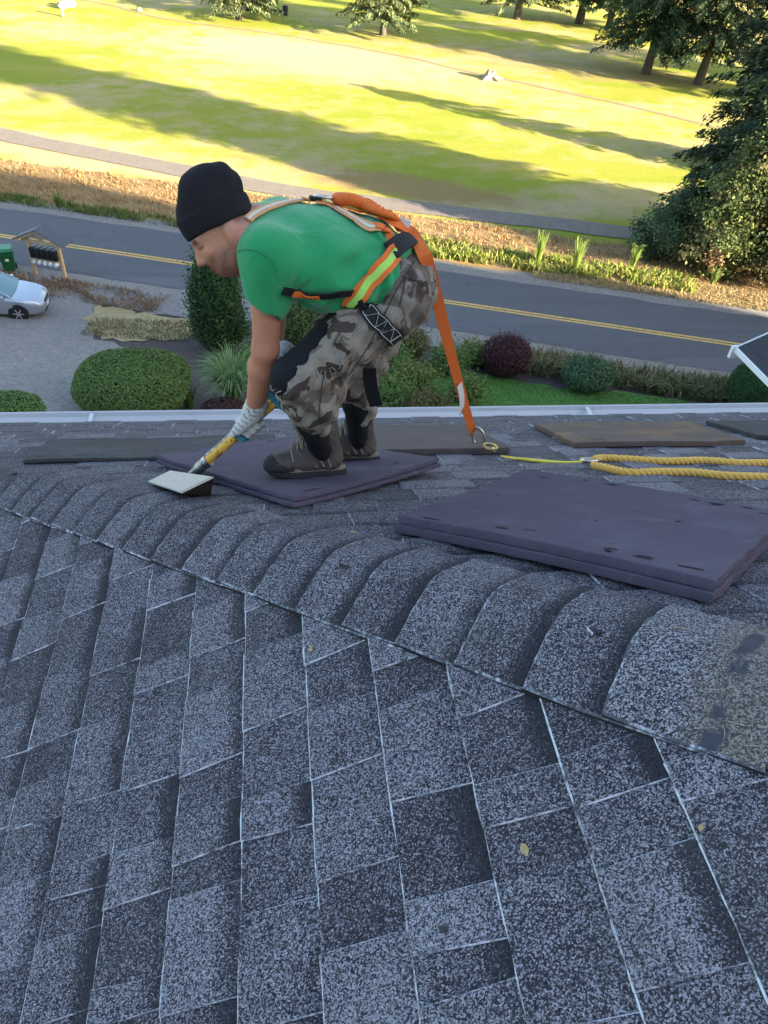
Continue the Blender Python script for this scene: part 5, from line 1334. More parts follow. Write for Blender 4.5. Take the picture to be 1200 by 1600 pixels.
# ---- gloves, fingers closed round the shaft
m = NT('work_glove'); p = m.pos(kind='Object'); a = m.n('ShaderNodeAttribute'); a.attribute_name = 'tint'
c = m.mix(m.noise(p, 60, 5, .7), (.60, .57, .53), (.40, .36, .32)); c = m.mix(1.0, c, a.outputs['Color'], 'MULTIPLY')
m.bump(m.noise(p, 500, 2), .3, .002); M_GLOVE = m.done(c, .9, .15)
Vol.rs = 1.0
def glove(grip, wrist, name):
    fa = (wrist - grip); fa -= hdir * (fa @ hdir); fa /= np.linalg.norm(fa)      # from shaft to wrist
    cr = np.cross(hdir, fa)                                                        # across: away/towards camera
    if cr[1] > 0: cr = -cr                                                         # towards the camera
    v = Vol(np.minimum(grip, wrist) - .085, np.maximum(grip, wrist) + .085, .0036)
    # palm behind the knuckles
    kn = [grip + hdir * o + fa * .030 + cr * .018 for o in (-.036, -.012, .012, .035)]
    for k_ in kn: v.add(v.cap(wrist + (k_ - wrist) * .15, k_, .019, .0145), .014)
    v.add(v.cap(wrist + (wrist - grip) * .42, wrist, .035, .033), .02)
    for i, k_ in enumerate(kn):                                                    # four fingers curl round
        o = hdir * (-.036 + .0235 * i); rr = .0105 - (.001 if i == 0 else 0)
        pts = [k_, grip + o + cr * .029 - fa * .004, grip + o + cr * .012 - fa * .028, grip + o - cr * .014 - fa * .024][:4]
        for q in range(3): v.add(v.cap(pts[q], pts[q + 1], rr, rr * .95), .003)
    th = [wrist + (grip - wrist) * .45 - cr * .012 - hdir * .015, grip - cr * .028 - hdir * .020 + fa * .012, grip - cr * .02 - hdir * .034 - fa * .012]
    v.add(v.cap(th[0], th[1], .016, .013), .012); v.add(v.cap(th[1], th[2], .0125, .0115), .004)
    v.d = v.d + .0008 * v.wave((260, 190, 220))
    # hollow for the shaft
    v.sub(v.cap(grip - hdir * .2, grip + hdir * .2, .0165))
    def tint(V):
        d = V - grip; c = np.ones((len(V), 3)); f = d @ fa; a_ = d @ hdir; k = d @ cr
        blue = (f < .034) & (a_ < -.024) ; c[blue] = (.10, .42, .62)
        tip = (f < -.012) & (k < .008); c[tip] = (.16, .45, .62)
        cuff = (np.linalg.norm(V - (wrist + (wrist - grip) * .36), axis=1) < .042) & (np.sin(f * 900) > .2) & (f > .085); c[cuff] *= (.42, .55, .85)
        # worn blue print on the back of the hand
        pr = (f > .038) & (f < .088) & (k > .012) & ((np.sin(a_ * 330 + np.sin(f * 260) * 1.6) > .72) | ((np.abs(f - .082) < .006) & (np.sin(a_ * 700) > 0)))
        c[pr] = (.22, .38, .70)
        return c
    return vol_obj(name, v, M_GLOVE, man, 1, BASE, tint)
glove(GRIP_N, J['wr_n'], 'glove'); glove(GRIP_F, J['wr_f'], 'glove')

# ---- roofing shovel (held, so a thing of its own)
shov = empty('roofing_shovel', onB(300, 765))
tag(shov, 'roofing shovel with yellow shaft and flat steel wedge blade prying at the hip', 'shovel')
SB0 = np.array(shov.location)
m = NT('shovel_shaft_paint'); p = m.pos(kind='Object')
w1 = m.ramp(m.noise(p, 38, 6, .75), [(.50, 0.0), (.56, 1.0)])
c = m.mix(m.noise(p, 20, 3), (.62, .30, .035), (.74, .42, .07)); c = m.mix(m.math('MULTIPLY', w1, .8), c, (.14, .085, .05))
M_SHAFT = m.done(c, .5, .35)
m = NT('worn_steel'); p = m.pos(kind='Object')
c = m.mix(m.ramp(m.noise(p, 50, 5, .7), [(.4, 0.0), (.65, 1.0)]), (.10, .10, .105), (.42, .42, .43)); M_STEEL = m.done(c, .42, .5, .75)
m = NT('blade_face_dusty_steel'); p = m.pos(kind='Object')
c = m.mix(m.ramp(m.noise(p, 30, 6, .75), [(.50, 0.0), (.72, 1.0)]), (.40, .41, .43), (.34, .30, .23))
c = m.mix(m.math('MULTIPLY', m.ramp(m.noise(p, 240, 3, .7), [(.52, 0.0), (.6, 1.0)]), .6), c, (.20, .16, .11))
M_BLADE = m.done(c, .45, .45, .15)
SOCK = shaft(322)
mb = MB(); mb.tube([SOCK - SB0, shaft(440) - SB0, HANDLE0 + (HANDLE1 - HANDLE0) * 1.55 - SB0], .0155, 14); mb.build('shaft', M_SHAFT, shov, smooth=True)
sv = np.array((-.2, -.3, .9)); sv -= hdir * (sv @ hdir); sv /= np.linalg.norm(sv)
nn_ = np.cross(hdir, sv); nn_ = -nn_ if nn_[0] > 0 else nn_
g0, g1 = SOCK + hdir * .02, SOCK + hdir * .16
mb = MB(); off = nn_ * .010 + sv * .0095; mb.tube([g0 + off - SB0, g1 + off - SB0], .0062, 8); mb.build('worn_strip', M_STEEL, shov, smooth=True)
neckb = at(289, 742, SB0[1] + .10)
mb = MB(); mb.tube(spline([SOCK + hdir * .012 - SB0, SOCK - hdir * .005 - SB0, (SOCK * .45 + HANDLE0 * .55) - SB0, HANDLE0 - hdir * .015 - SB0], 4), [.0205] * 5 + [.019] * 4 + [.0165, .0145, .0125, .011], 14); mb.build('socket', M_STEEL, shov, smooth=True)
# blade: a flat plate with turned-down wedge sides; its edge is under the lifted cap shingles
def lifted(px, py, h_): return onB(px, py, h_)
pl = lifted(231, 752, .030); pt_ = lifted(266, 735, .052); pr = lifted(333, 745, .075); pf = lifted(283, 769, .050)
plate = [np.array(x) - SB0 for x in (pl, pf, pr, pt_)]
nrm = np.cross(plate[1] - plate[0], plate[3] - plate[0]); nrm /= np.linalg.norm(nrm); nrm = -nrm if nrm[2] < 0 else nrm
mb = MB(); th = .004
mb.add([q for q in plate] + [q - nrm * th for q in plate], [(0, 1, 2, 3), (7, 6, 5, 4), (0, 4, 5, 1), (1, 5, 6, 2), (2, 6, 7, 3), (3, 7, 4, 0)]); mb.build('blade', M_BLADE, shov)
# heel: the dark fulcrum plate under the near edge of the blade
M_HEEL = plain('dark_fulcrum_steel', (.022, .018, .014), .6, .4, .3, var=.4)
b1 = onB(308, 779, .004) - SB0; b2 = onB(329, 776, .004) - SB0
up0 = plate[1] * 1.0; up1 = plate[2] * 1.0; inn = (plate[3] - plate[2]) * .06
up0 = up0 - nrm * .0045; up1 = up1 - nrm * .0045
mb = MB(); A_ = [up0, up1, b2, b1]; ofs = np.array((0, .008, .002))
mb.add(A_ + [q + ofs for q in A_], [(0, 1, 2, 3), (7, 6, 5, 4), (0, 4, 5, 1), (1, 5, 6, 2), (2, 6, 7, 3), (3, 7, 4, 0)])
far0 = plate[0] * .35 + plate[3] * .65 - nrm * .0045; b3 = onB(300, 752, .004) - SB0
mb.add([up1, b2, b3, far0] + [q + np.array((-.006, 0, 0)) for q in (up1, b2, b3, far0)], [(0, 1, 2, 3), (7, 6, 5, 4), (0, 4, 5, 1), (1, 5, 6, 2), (2, 6, 7, 3), (3, 7, 4, 0)])
mb.build('fulcrum', M_HEEL, shov)

# ================================================================== harness and lanyard
def bvh_of(V, F): return BVHTree.FromPolygons([tuple(map(float, x)) for x in V], [tuple(map(int, f)) for f in F])
allV = np.vstack([SV, TV, BV]); allF = np.vstack([SF, TF + len(SV), BF + len(SV) + len(TV)])
BVH = bvh_of(allV, allF)
def on_body(px, py, off=.004):
    d = ray(px, py); d = d / np.linalg.norm(d)
    h_ = BVH.ray_cast(Vector(CAM), Vector(d), 6.0)
    if h_[0] is None:                                    # just past the outline: take the nearest cloth
        best = None
        for T in np.linspace(2.0, 3.4, 57):
            c = BVH.find_nearest(Vector(CAM + d * T))
            if best is None or c[3] < best[3]: best = c
        n = CAM + d * 0; h0 = np.array(best[0]); n = np.array(best[1])
        if n[2] < 0: n = -n
        return h0 + n * off, n
    n = np.array(h_[1]); n = -n if n @ d > 0 else n
    return np.array(h_[0]) + n * off, n
def path_on(pts, off=.005, n=10):
    """strap path laid over the clothes through photo points"""
    Q = spline([(a, b) for a, b in pts], n); P = []; N = []
    for q in Q:
        r = on_body(q[0], q[1], off)
        if r is None: continue
        P.append(r[0]); N.append(r[1])
    P = np.array(P); N = np.array(N)
    for _ in range(3):
        P[1:-1] = (P[:-2] + 2 * P[1:-1] + P[2:]) / 4; N[1:-1] = (N[:-2] + 2 * N[1:-1] + N[2:]) / 4
    return P + N / np.linalg.norm(N, axis=1)[:, None] * .002, N
def m_web(name, col, weave=True):
    m = NT(name); p = m.pos(kind='Object')
    c = m.mix(m.noise(p, 60, 4, .7), tuple(x * .78 for x in col), col)
    c = m.mix(m.math('MULTIPLY', m.ramp(m.noise(p, 12, 4, .7), [(.55, 0.0), (.75, 1.0)]), .3), c, tuple(x * .5 for x in col))
    m.bump(m.noise(p, 700, 2), .4, .002); return m.done(c, .8, .2)
M_OR = m_web('orange_webbing', (.78, .17, .035)); M_LIME = m_web('lime_reflective_band', (.42, .72, .14)); M_BLK = m_web('black_webbing', (.018, .018, .020))
M_TAN = m_web('faded_orange_webbing', (.72, .36, .17)); M_PALE = m_web('silver_reflective_band', (.66, .64, .50))
M_WHITE = plain('white_tag', (.72, .70, .68), .6); M_ZINC = plain('zinc_steel', (.50, .45, .36), .35, .5, .85, .25, 60)
har = empty('harness', (0, 0, 0), man)
def strap(pts, w, mat, name='strap', band=None, bw=.4, off=.004, th=.003, parent=har, stitch=False):
    P, N = path_on(pts, off); mb = MB(); mb.ribbon(P - BASE, N, w, th); o = mb.build(name, mat, parent, smooth=30)
    if band:
        mb = MB(); nn = N / np.linalg.norm(N, axis=1)[:, None]; mb.ribbon(P + nn * (th + .0006) - BASE, N, w * bw, .0008); mb.build('reflective_band', band, o, smooth=30)
    if stitch:
        mb = MB(); nn = N / np.linalg.norm(N, axis=1)[:, None]; k = len(P)
        t = np.gradient(P, axis=0); t /= np.linalg.norm(t, axis=1)[:, None]; cr = np.cross(t, nn)
        i0, i1 = int(k * .25), int(k * .92)
        for s_ in (-1, 1): mb.tube(P[i0:i1] + nn[i0:i1] * (th + .001) + cr[i0:i1] * s_ * w * .38 - BASE, .0007, 4)
        zz = [P[i] + nn[i] * (th + .001) + cr[i] * w * .36 * (1 if (j % 2) else -1) - BASE for j, i in enumerate(range(i0, i1, max(1, (i1 - i0) // 7)))]
        mb.tube(zz, .0007, 4); mb.build('stitching', M_WHITE, o)
    return o
strap([(388, 346), (400, 336), (430, 324), (462, 317), (492, 315)], .024, M_TAN, 'shoulder_strap', M_PALE, .35)
strap([(470, 312), (490, 312), (508, 315)], .030, M_OR, 'shoulder_strap', M_LIME, .4, off=.008)
strap([(494, 320), (515, 323), (545, 340), (575, 356), (590, 358)], .030, M_TAN, 'back_strap', M_PALE, .3)
strap([(500, 319), (530, 326), (560, 334), (600, 346), (628, 360), (648, 374)], .036, M_OR, 'back_strap', M_LIME, .42, off=.006)
strap([(585, 357), (600, 361), (609, 372), (611, 384), (606, 394)], .022, M_OR, 'back_strap', None, off=.008)
strap([(606, 398), (620, 388), (640, 377), (660, 370)], .052, M_BLK, 'hip_pad', None, off=.010, th=.006)
strap([(657, 372), (664, 380), (668, 392)], .040, M_LIME, 'hip_strap', None, off=.012)
strap([(614, 396), (600, 414), (580, 438), (562, 458), (548, 472)], .046, M_OR, 'hip_strap', M_LIME, .42, off=.011, th=.004)
strap([(556, 466), (572, 485), (590, 503), (608, 520), (618, 530)], .046, M_BLK, 'thigh_strap', None, off=.010, th=.004, stitch=True)
strap([(440, 452), (455, 455), (475, 457), (505, 460), (530, 457), (548, 455)], .022, M_BLK, 'chest_strap', None, off=.004)
strap([(455, 455), (475, 457), (500, 459)], .017, M_OR, 'chest_strap', None, off=.009)
# back D-ring and the folded shock absorber
r0, n0 = on_body(505, 316, .018)
mb = MB(); tx = np.array((1.0, 0, 0)); tx -= n0 * (tx @ n0); tx /= np.linalg.norm(tx); ty = np.cross(n0, tx)
mb.tube([r0 + (tx * math.cos(q) * .026 + ty * math.sin(q) * .022) - BASE for q in np.linspace(0, 2 * math.pi, 25)], .0042, 8, cap=False); mb.build('d_ring', M_ZINC, har, smooth=True)
mb = MB(); mb.box(r0 + tx * -.022 - n0 * .006 - BASE, (.034, .060, .010), np.stack([tx, ty, n0]), bev=.004); mb.build('d_ring_pad', M_BLK, har, smooth=True)
# black leg strap end hanging behind the near thigh
e0 = at(577, 575, 1.95); e1 = at(580, 605, 1.945); e2 = at(588, 634, 1.94); ns = np.array([[-.3, -1, .2]] * 9)
mb = MB(); mb.ribbon(spline([e0, e1, e2], 4) - BASE, ns, .042, .003); mb.build('strap_end', M_BLK, har)

# frayed edge of the tear: pale threads and a loose lace of cloth
M_FRAY = plain('frayed_threads', (.25, .225, .20), .95, var=.3, scale=60)
mb = MB(); rf_ = np.random.default_rng(9)
for q in spline([(432, 600), (447, 592), (470, 583), (497, 575), (520, 563), (540, 552)], 4):
    r_ = on_body(q[0] + rf_.normal(0, 2), q[1] + rf_.normal(3, 3), .003)
    L_ = rf_.uniform(.012, .04); a_ = r_[0]; b_ = a_ + np.array((rf_.normal(0, .006), -.006, -L_ * .5)); c_ = a_ + np.array((rf_.normal(0, .010), -.004, -L_))
    mb.tube(spline([a_, b_, c_], 3) - BASE, rf_.uniform(.0007, .0018), 4)
a_ = on_body(452, 655, .004)[0]
mb.tube(spline([a_, a_ + np.array((.004, -.01, -.05)), a_ + np.array((-.003, -.008, -.10)), a_ + np.array((.004, -.01, -.155))], 5) - BASE, .0018, 5)
mb.build('frayed_threads', M_FRAY, man)['kind'] = 'stuff'
# trouser seams and pocket flaps
M_SEAM = plain('dark_seam', (.05, .04, .036), .9)
for pts in ([(655, 398), (640, 420), (620, 452), (600, 490), (575, 540), (545, 585)], [(628, 432), (645, 437), (662, 445)], [(632, 434), (629, 455), (624, 478)], [(505, 585), (500, 620), (497, 660)], [(545, 498), (530, 520), (520, 540)]):
    P_, N_ = path_on(pts, .0015); mb = MB(); mb.tube(P_ - BASE, .0016, 5); mb.build('seam', M_SEAM, trous)
P_, N_ = path_on([(520, 496), (535, 507), (550, 518)], .003); mb = MB(); mb.ribbon(P_ - BASE, N_, .05, .004); mb.build('pocket_flap', M_CAMO, trous, smooth=30)
P_, N_ = path_on([(412, 398), (405, 396), (392, 392), (378, 391), (366, 394)], .001); P2, N2 = path_on([(366, 396), (380, 390), (395, 391), (410, 396), (424, 408), (432, 424)], .0008); mb = MB(); mb.tube(P2 - BASE, .0013, 5); mb.build('sleeve_seam', M_SHIRTD, shirt)

lan = empty('lanyard', onB(742, 690))
tag(lan, 'orange webbing lanyard hanging from the harness down to the rope hook', 'lanyard')
LB = np.array(lan.location)
hook = onB(742, 684, .055)
P0, N0 = path_on([(521, 318), (540, 323), (560, 331), (585, 343), (610, 352)], .012)
pk = MB(); k = len(P0); nn = N0 / np.linalg.norm(N0, axis=1)[:, None]; rr = np.interp(np.linspace(0, 1, k), [0, .08, .35, .6, .85, 1], [.016, .027, .031, .026, .018, .014])
pk.tube(P0 + nn * .012 - LB, rr, 14, up=nn[0], flat=.62); pk.build('shock_absorber_pack', M_OR, lan, smooth=50)
for i_ in range(3, k - 4, 3):
    pk = MB(); c_ = P0[i_] + nn[i_] * .012; t_ = P0[i_ + 1] - P0[i_]; t_ /= np.linalg.norm(t_); b_ = np.cross(t_, nn[i_])
    pk.tube([c_ + (nn[i_] * math.cos(q) * .62 + b_ * math.sin(q)) * (rr[i_] + .001) - LB for q in np.linspace(-1.9, 1.9, 13)], .0016, 5); pk.build('pack_fold', M_OR, lan)
p_s = on_body(585, 343, .022)[0]; p_m = on_body(638, 375, .020)[0]; p_e = on_body(655, 405, .022)[0]
free = [p_s, on_body(612, 354, .02)[0], p_m, p_e, at(676, 440, 2.02), at(692, 505, 2.10), at(712, 582, 2.25), at(728, 640, 2.42), at(739, 676, hook[1])]
PF = spline(free, 8); NF = np.array([(CAM - q) / np.linalg.norm(CAM - q) + np.array((.25, 0, 0)) for q in PF]); NF[:16] += np.array((0, .3, .6))
mb = MB(); mb.ribbon(PF - LB, NF, .038, .0028); mb.build('webbing', M_OR, lan, smooth=30)
a0 = at(718, 600, 2.28); a1 = at(722, 622, 2.35); a2 = at(721, 646, 2.43)
mb = MB(); mb.ribbon(spline([a0, a1, a2], 5) + np.array((-.004, -.012, .006)) - LB, np.array([[.3, -.9, .4]] * 11), .026, .0012); mb.build('label_tag', M_WHITE, lan)
r1 = on_body(625, 349, .012)[0]
mb = MB(); mb.box(r1 + np.array((.02, 0, .012)) - LB, (.036, .004, .022), np.stack([np.array((.93, 0, -.36)), np.array((0, 1., 0)), np.array((.36, 0, .93))])); mb.build('label_tag', M_WHITE, lan)
# scaffold hook
tv = np.array((.55, -.55, .0)); tv[2] = -RS * tv[1]; tv /= np.linalg.norm(tv); sv_ = np.cross(FB[2], tv)
def ring(c, a, b, ra, rb, r=.004, n=22): return [c + a * math.cos(q) * ra + b * math.sin(q) * rb for q in np.linspace(0, 2 * math.pi, n + 1)]
up_ = np.array((-.15, .1, .98))
mb = MB(); mb.tube(np.array(ring(hook + np.array((.008, -.02, .018)), up_, np.array((.85, -.5, 0)),   .046, .028)) - LB, .0062, 8, cap=False); mb.build('d_hook', M_ZINC, lan, smooth=True)

# ================================================================== rope line on the roof
M_YEL = m_web('yellow_sling', (.72, .62, .08)); M_GOLD = plain('gold_zinc_steel', (.42, .33, .16), .35, .5, .85, .3, 60)
def m_rope():
    m = NT('yellow_rope'); p = m.pos(kind='Object')
    c = m.mix(m.noise(p, 80, 4, .7), (.62, .34, .055), (.82, .50, .13)); m.bump(m.noise(p, 500, 2), .3, .002); return m.done(c, .75, .25)
M_ROPE = m_rope()
ropeT = empty('rope_lifeline', onB(925, 724)); tag(ropeT, 'doubled twisted yellow rope lying on the shingles, clipped to a yellow sling', 'rope')
RB_ = np.array(ropeT.location)
def carabiner(c, d, name, L_=.046, W_=.024, mat=M_GOLD, parent=ropeT):
    d = d / np.linalg.norm(d); s_ = np.cross(FB[2], d); mb = MB()
    mb.tube([c + d * L_ * math.copysign(abs(math.cos(q)) ** .7, math.cos(q)) + s_ * W_ * math.sin(q) + FB[2] * .008 - RB_ for q in np.linspace(0, 2 * math.pi, 25)], .0058, 8, cap=False)
    o = mb.build(name, mat, parent, smooth=True)
    mb = MB(); mb.tube([c + d * -.02 + s_ * W_ + FB[2] * .008 - RB_, c + d * .02 + s_ * W_ + FB[2] * .008 - RB_], .0068, 8); mb.build('gate_sleeve', mat, o, smooth=True)
    mb = MB(); mb.tube([c + d * L_ * .9 + FB[2] * .008 - RB_, c + d * (L_ + .018) + FB[2] * .008 - RB_], [.009, .007], 8); mb.build('swivel', mat, o, smooth=True)
c1 = onB(756, 693, .050); c2 = onB(776, 709, .034); carabiner((c1 + c2) / 2, c2 - c1, 'snap_hook')
sl = spline([onB(784, 714, .030), onB(812, 718, .012), onB(850, 722, .010), onB(885, 724, .008), onB(908, 723, .008)], 8)
ws = np.interp(np.linspace(0, 1, len(sl)), [0, .2, .5, .8, 1], [.014, .020, .036, .020, .014])
mb = MB(); mb.ribbon(sl - RB_, np.array([FB[2]] * len(sl)), ws, .007); mb.build('sling', M_YEL, ropeT, smooth=30)
carabiner(onB(920, 722, .006), onB(940, 722) - onB(905, 723), 'rope_grab', .032, .026, M_ZINC)
def twisted(pts, R_=.0125, r_=.0088, turns=26, n=260):
    P = spline(pts, max(4, n // (len(pts) - 1))); L_ = np.r_[0, np.cumsum(np.linalg.norm(np.diff(P, axis=0), axis=1))]
    T = np.gradient(P, axis=0); T /= np.linalg.norm(T, axis=1)[:, None]; B = np.cross(T, FB[2]); B /= np.linalg.norm(B, axis=1)[:, None]; N = np.cross(B, T)
    mb = MB()
    for k_ in range(3):
        q = 2 * math.pi * (k_ / 3 + L_ / .062)
        Q = P + (N * np.cos(q)[:, None] + B * np.sin(q)[:, None]) * R_ * .62; mb.tube(Q - RB_, r_, 7)
    return mb
def lie(pts): return [onB(a, b, .016) for a, b in pts]
twisted(lie([(928, 718), (945, 716), (985, 718), (1040, 721), (1100, 720), (1160, 724), (1215, 724), (1330, 730), (1480, 730)])).build('rope_strand', M_ROPE, ropeT, smooth=60)
twisted(lie([(926, 727), (945, 731), (985, 739), (1030, 738), (1085, 739), (1140, 744), (1215, 746), (1330, 745), (1480, 740)])).build('rope_strand', M_ROPE, ropeT, smooth=60)

# ================================================================== foam pads
def m_foam(name, a, b, rust=None):
    m = NT(name); p = m.pos()
    c = m.mix(m.noise(p, 6, 5, .65), a, b)
    c = m.mix(m.math('MULTIPLY', m.ramp(m.noise(p, 3, 5, .7), [(.5, 0.0), (.72, 1.0)]), .35), c, tuple(x * 1.5 for x in b))
    c = m.mix(m.math('MULTIPLY', m.ramp(m.noise(p, 120, 3, .7), [(.62, 0.0), (.7, 1.0)]), .35), c, tuple(x * .4 for x in a))
    if rust: c = m.mix(m.ramp(m.noise(p, 4.5, 4, .65), [(.48, 0.0), (.66, 1.0)]), c, rust)
    c = m.mix(m.math('MULTIPLY', m.ramp(m.noise(p, 330, 3, .75), [(.66, 0.0), (.72, 1.0)]), .5), c, (.34, .33, .33))
    c = m.mix(m.math('MULTIPLY', m.ramp(m.noise(m.pos((1, 3, 1)), 5, 6, .75), [(.56, 0.0), (.74, 1.0)]), .4), c, (.20, .175, .20))
    m.bump(m.math('ADD', m.noise(p, 260, 3, .7), m.math('MULTIPLY', m.noise(p, 14, 5, .65), 2.0)), .4, .008); return m.done(c, .9, .15)
M_F1 = m_foam('purple_grey_foam', (.066, .054, .080), (.100, .084, .112)); M_F2 = m_foam('dark_grey_foam', (.045, .042, .045), (.075, .072, .076))
M_F3 = m_foam('brown_grey_foam', (.075, .060, .060), (.115, .092, .088)); M_F4 = m_foam('rusty_brown_foam', (.095, .072, .062), (.13, .10, .085), (.19, .115, .065))
M_PIT = plain('foam_tear', (.012, .011, .014), .95)
def foam(label, corners, th, mat, layers=1, bend=lambda a, b: 0.0, pits=0, seed=0, base=.010, ragged=.0022, droop=0.0):
    """corners (x, y) on slope B in order around; worn edges, layers glued on top of each other"""
    rng = np.random.default_rng(seed); C = [np.array((x, y)) for x, y in corners]
    o_ = np.mean(C, axis=0); root = empty('foam_pad', (o_[0], o_[1], zB(o_[1]))); O = np.array(root.location)
    tag(root, label, 'foam pad', 'foam pads laid on the roof slope')
    n = 22
    for ly in range(layers):
        z0 = base + th / layers * ly; z1 = z0 + th / layers - (.0015 if ly < layers - 1 else 0)
        V = []; e = {}
        off = [rng.normal(0, ragged, (4, n + 1)), rng.normal(0, ragged * .5, (4, n + 1))]
        sh = rng.normal(0, .003, 4)
        def pos(i, j, z, ins):
            a = i / n; b = j / n
            q = (C[0] * (1 - a) + C[1] * a) * (1 - b) + (C[3] * (1 - a) + C[2] * a) * b
            da = (C[1] - C[0]) / np.linalg.norm(C[1] - C[0]); db = (C[3] - C[0]) / np.linalg.norm(C[3] - C[0])
            if i == 0: q = q + da * (off[0][0][j] + ins + sh[0])
            if i == n: q = q - da * (off[0][1][j] + ins + sh[1])
            if j == 0: q = q + db * (off[0][2][i] + ins + sh[2])
            if j == n: q = q - db * (off[0][3][i] + ins + sh[3])
            zz = z + bend(a, b)
            return np.array((q[0], q[1], zB(q[1]))) + FB[2] * zz - O
        idx = {}
        for lev, (z, ins) in enumerate(((z0, .001), (z0 + (z1 - z0) * .3, -.001), (z1 - .002, -.001), (z1, .0012))):
            for i in range(n + 1):
                for j in range(n + 1):
                    if lev in (0, 3) or i in (0, n) or j in (0, n):
                        idx[lev, i, j] = len(V); V.append(pos(i, j, z + (rng.normal(0, .0006) if lev == 3 else 0), ins))
        F = []
        for i in range(n):
            for j in range(n):
                F.append([idx[3, i, j], idx[3, i + 1, j], idx[3, i + 1, j + 1], idx[3, i, j + 1]]); F.append([idx[0, i, j], idx[0, i, j + 1], idx[0, i + 1, j + 1], idx[0, i + 1, j]])
        rim = [(i, 0) for i in range(n)] + [(n, j) for j in range(n)] + [(i, n) for i in range(n, 0, -1)] + [(0, j) for j in range(n, 0, -1)]
        for lev in range(3):
            for k_ in range(len(rim)):
                p_, q_ = rim[k_], rim[(k_ + 1) % len(rim)]; F.append([idx[(lev,) + p_], idx[(lev,) + q_], idx[(lev + 1,) + q_], idx[(lev + 1,) + p_]])
        mb = MB(); mb.add(V, F); mb.build('foam_layer', mat, root, smooth=22)
    mb = MB()
    for _ in range(pits):                                       # torn pits and gouges, mostly near the edges
        if rng.random() < .75: b = rng.choice([rng.uniform(.02, .12), rng.uniform(.9, .98)]); a = rng.uniform(.04, .96); el = (rng.uniform(.008, .035), .005)
        else: a, b = rng.uniform(.04, .96, 2); el = (rng.uniform(.004, .010), rng.uniform(.003, .006))
        q = (C[0] * (1 - a) + C[1] * a) * (1 - b) + (C[3] * (1 - a) + C[2] * a) * b; da = (C[1] - C[0]) / np.linalg.norm(C[1] - C[0]); db = np.array((-da[1], da[0]))
        k = 9; top = base + th + bend(a, b) + .0012; V = []
        for t in range(k):
            w = 2 * math.pi * t / k; u = q + da * math.cos(w) * el[0] * rng.uniform(.6, 1.2) + db * math.sin(w) * el[1] * rng.uniform(.5, 1.4)
            V.append(np.array((u[0], u[1], zB(u[1]))) + FB[2] * top - O)
        mb.add(V, [list(range(k))])
    if pits: mb.build('torn_pits', M_PIT, root)['kind'] = 'stuff'
    return root
xy = lambda px, py, off=.03: tuple(onB(px, py, off)[:2])
F_ = np.array(xy(459, 781, .04)); L_ = np.array(xy(242, 718, .04)); R_ = np.array(xy(688, 731, .035))
foam('purple-grey foam pad bent under the boots of the roofer', [tuple(F_), tuple(R_), tuple(L_ + R_ - F_), tuple(L_)], .032, M_F1, 2, lambda a, b: .020 * (1 - a) * (1 - b) * 0 + .018 * (2 * abs(a - .0)) ** 2 * .35 * (1 - b) + .012 * (b ** 2), 6, 3)
FL = np.array(xy(622, 818, .04)); BL = np.array(xy(822, 752, .045)); FR = np.array(xy(1134, 922, .05))
foam('largest purple-grey foam pad, two layers thick, right of the roofer in front of the rope', [tuple(FL), tuple(FR), tuple(BL + FR - FL), tuple(BL)], .046, M_F1, 2, lambda a, b: .006 * math.sin(a * 3) + .022 * b * b * (1 - a), 20, 4, ragged=.0016)
foam('thin dark grey foam pad under the shaft of the shovel near the gutter', [xy(37, 721, .02), xy(420, 712, .02), xy(432, 682, .02), xy(76, 690, .02)], .016, M_F2, 1, lambda a, b: .003 * math.sin(a * 9) + .002 * math.sin(b * 7), 18, 5)
foam('brown-grey foam pad behind the boots, its corner under the lanyard hook', [xy(520, 706, .03), xy(800, 702, .03), xy(738, 665, .03), xy(520, 668, .03)], .026, M_F3, 1, lambda a, b: 0.0, 5, 6)
foam('rust-stained brown foam pad by the gutter behind the yellow rope', [xy(900, 694, .03), xy(1168, 689, .03), xy(1075, 659, .03), xy(838, 663, .03)], .024, M_F4, 1, lambda a, b: .003 * math.sin(a * 6), 4, 7)
foam('dark grey foam pad at the right edge next to the gutter', [xy(1190, 681, .03), xy(1420, 690, .03), xy(1350, 655, .03), xy(1108, 658, .03)], .022, M_F2, 1, lambda a, b: 0.0, 3, 8)

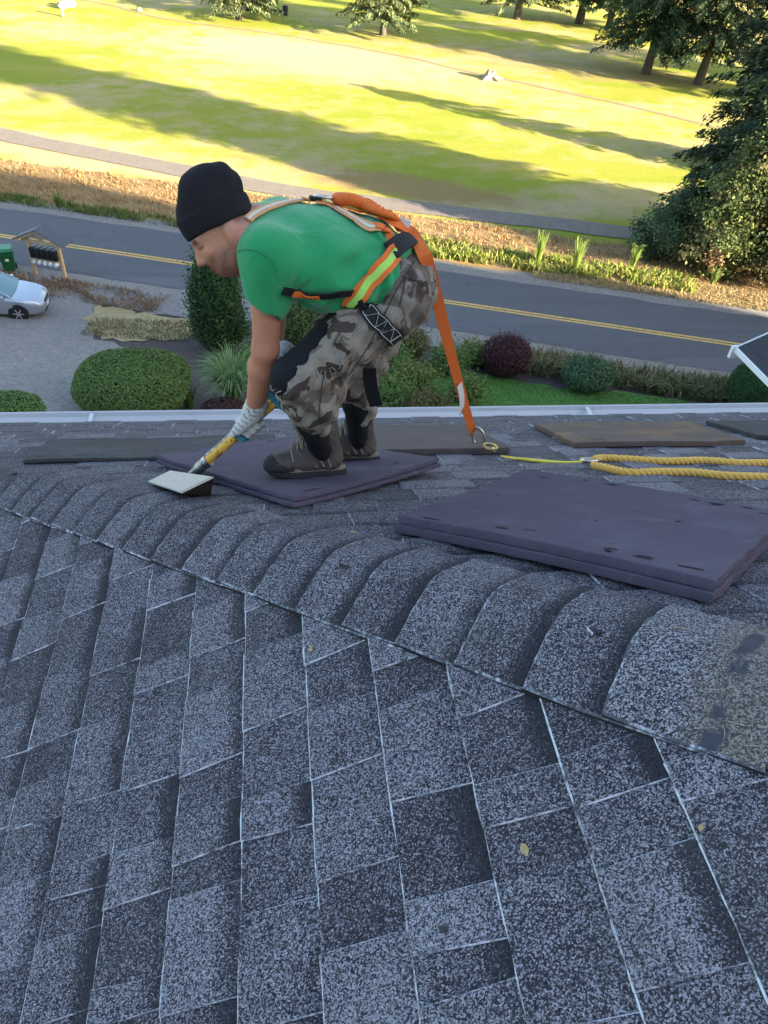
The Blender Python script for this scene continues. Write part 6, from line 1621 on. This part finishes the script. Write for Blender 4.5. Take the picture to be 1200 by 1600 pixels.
# small litter on the roof
M_LEAF1 = plain('dry_leaf', (.36, .26, .13), .8, var=.3, scale=80); M_TWIG = plain('dry_needle', (.42, .33, .22), .8, var=.3, scale=90); M_GRIT = plain('dark_grit', (.05, .045, .05), .95, var=.4)
def onA(px, py, off=.012):
    n = np.array([-RS, 0, 1]); r = ray(px, py); return CAM + r * ((-RH + off * RL) / (n @ r))
def litter(name, c, nrm, mat, size, label, cat, grp):
    a = RNG.uniform(0, 6.28); t = np.array((math.cos(a), math.sin(a), 0)); t -= nrm * (t @ nrm); t /= np.linalg.norm(t); s_ = np.cross(nrm, t); mb = MB()
    if cat == 'twig': mb.tube(spline([-t * size, s_ * size * .15 + nrm * size * .12, t * size], 4), size * .045, 5)
    elif cat == 'leaf':
        k = [(-1, 0, .1), (-.5, .5, .28), (.2, .6, .15), (1, .0, .32), (.3, -.55, .3), (-.4, -.5, .12), (0, 0, .02)]
        mb.add([(t * x * size + s_ * y * size + nrm * z * size) for x, y, z in k], [(6, i, (i + 1) % 6) for i in range(6)])
    else:
        bm = bmesh.new(); bmesh.ops.create_icosphere(bm, subdivisions=1, radius=size)
        V = [np.array(v.co) * RNG.uniform(.6, 1.2) * np.array((1, 1, .6)) for v in bm.verts]; bm.verts.index_update(); mb.add(V, [[v.index for v in f.verts] for f in bm.faces]); bm.free()
    o = mb.build(name, mat, None); o.location = c; tag(o, label, cat, grp)
nH = (FA[2] + FB[2]); nH /= np.linalg.norm(nH)
litter('fallen_leaf', onA(820, 1328), FA[2], M_LEAF1, .011, 'curled dry leaf on the near shingles below the middle of the roof', 'leaf', None)
litter('fallen_leaf', onA(486, 1014), FA[2], M_LEAF1, .008, 'small pale leaf scrap just below the row of hip caps', 'leaf', None)
litter('fallen_leaf', onB(553, 832, .03), FB[2], M_LEAF1, .010, 'brown leaf scrap on the hip in front of the purple pads', 'leaf', None)
litter('fallen_leaf', onA(1095, 1293), FA[2], M_LEAF1, .006, 'tiny yellowish leaf scrap on the shingles near the right edge', 'leaf', None)
litter('grit_clump', onA(692, 1452), FA[2], M_GRIT, .007, 'dark grit clump low on the near shingles', 'grit', None)
litter('grit_clump', onA(790, 1198), FA[2], M_GRIT, .008, 'dark grit clump on a dark shingle below the hip caps', 'grit', None)
for i, (a, b) in enumerate([(1032, 1000), (1065, 982), (1150, 1130), (1172, 1150), (1130, 1142), (1180, 1165)]):
    c = CAM + 0; c = hip_pt(TC0 - .1, 0, 0) * 0 + onA(a, b, .03 if a < 1100 else .02)
    litter('fallen_twig', c, nH, M_TWIG, .011, 'dry brown needle lying on the bare dusty hip cap', 'twig', 'dry needles on the top hip cap')
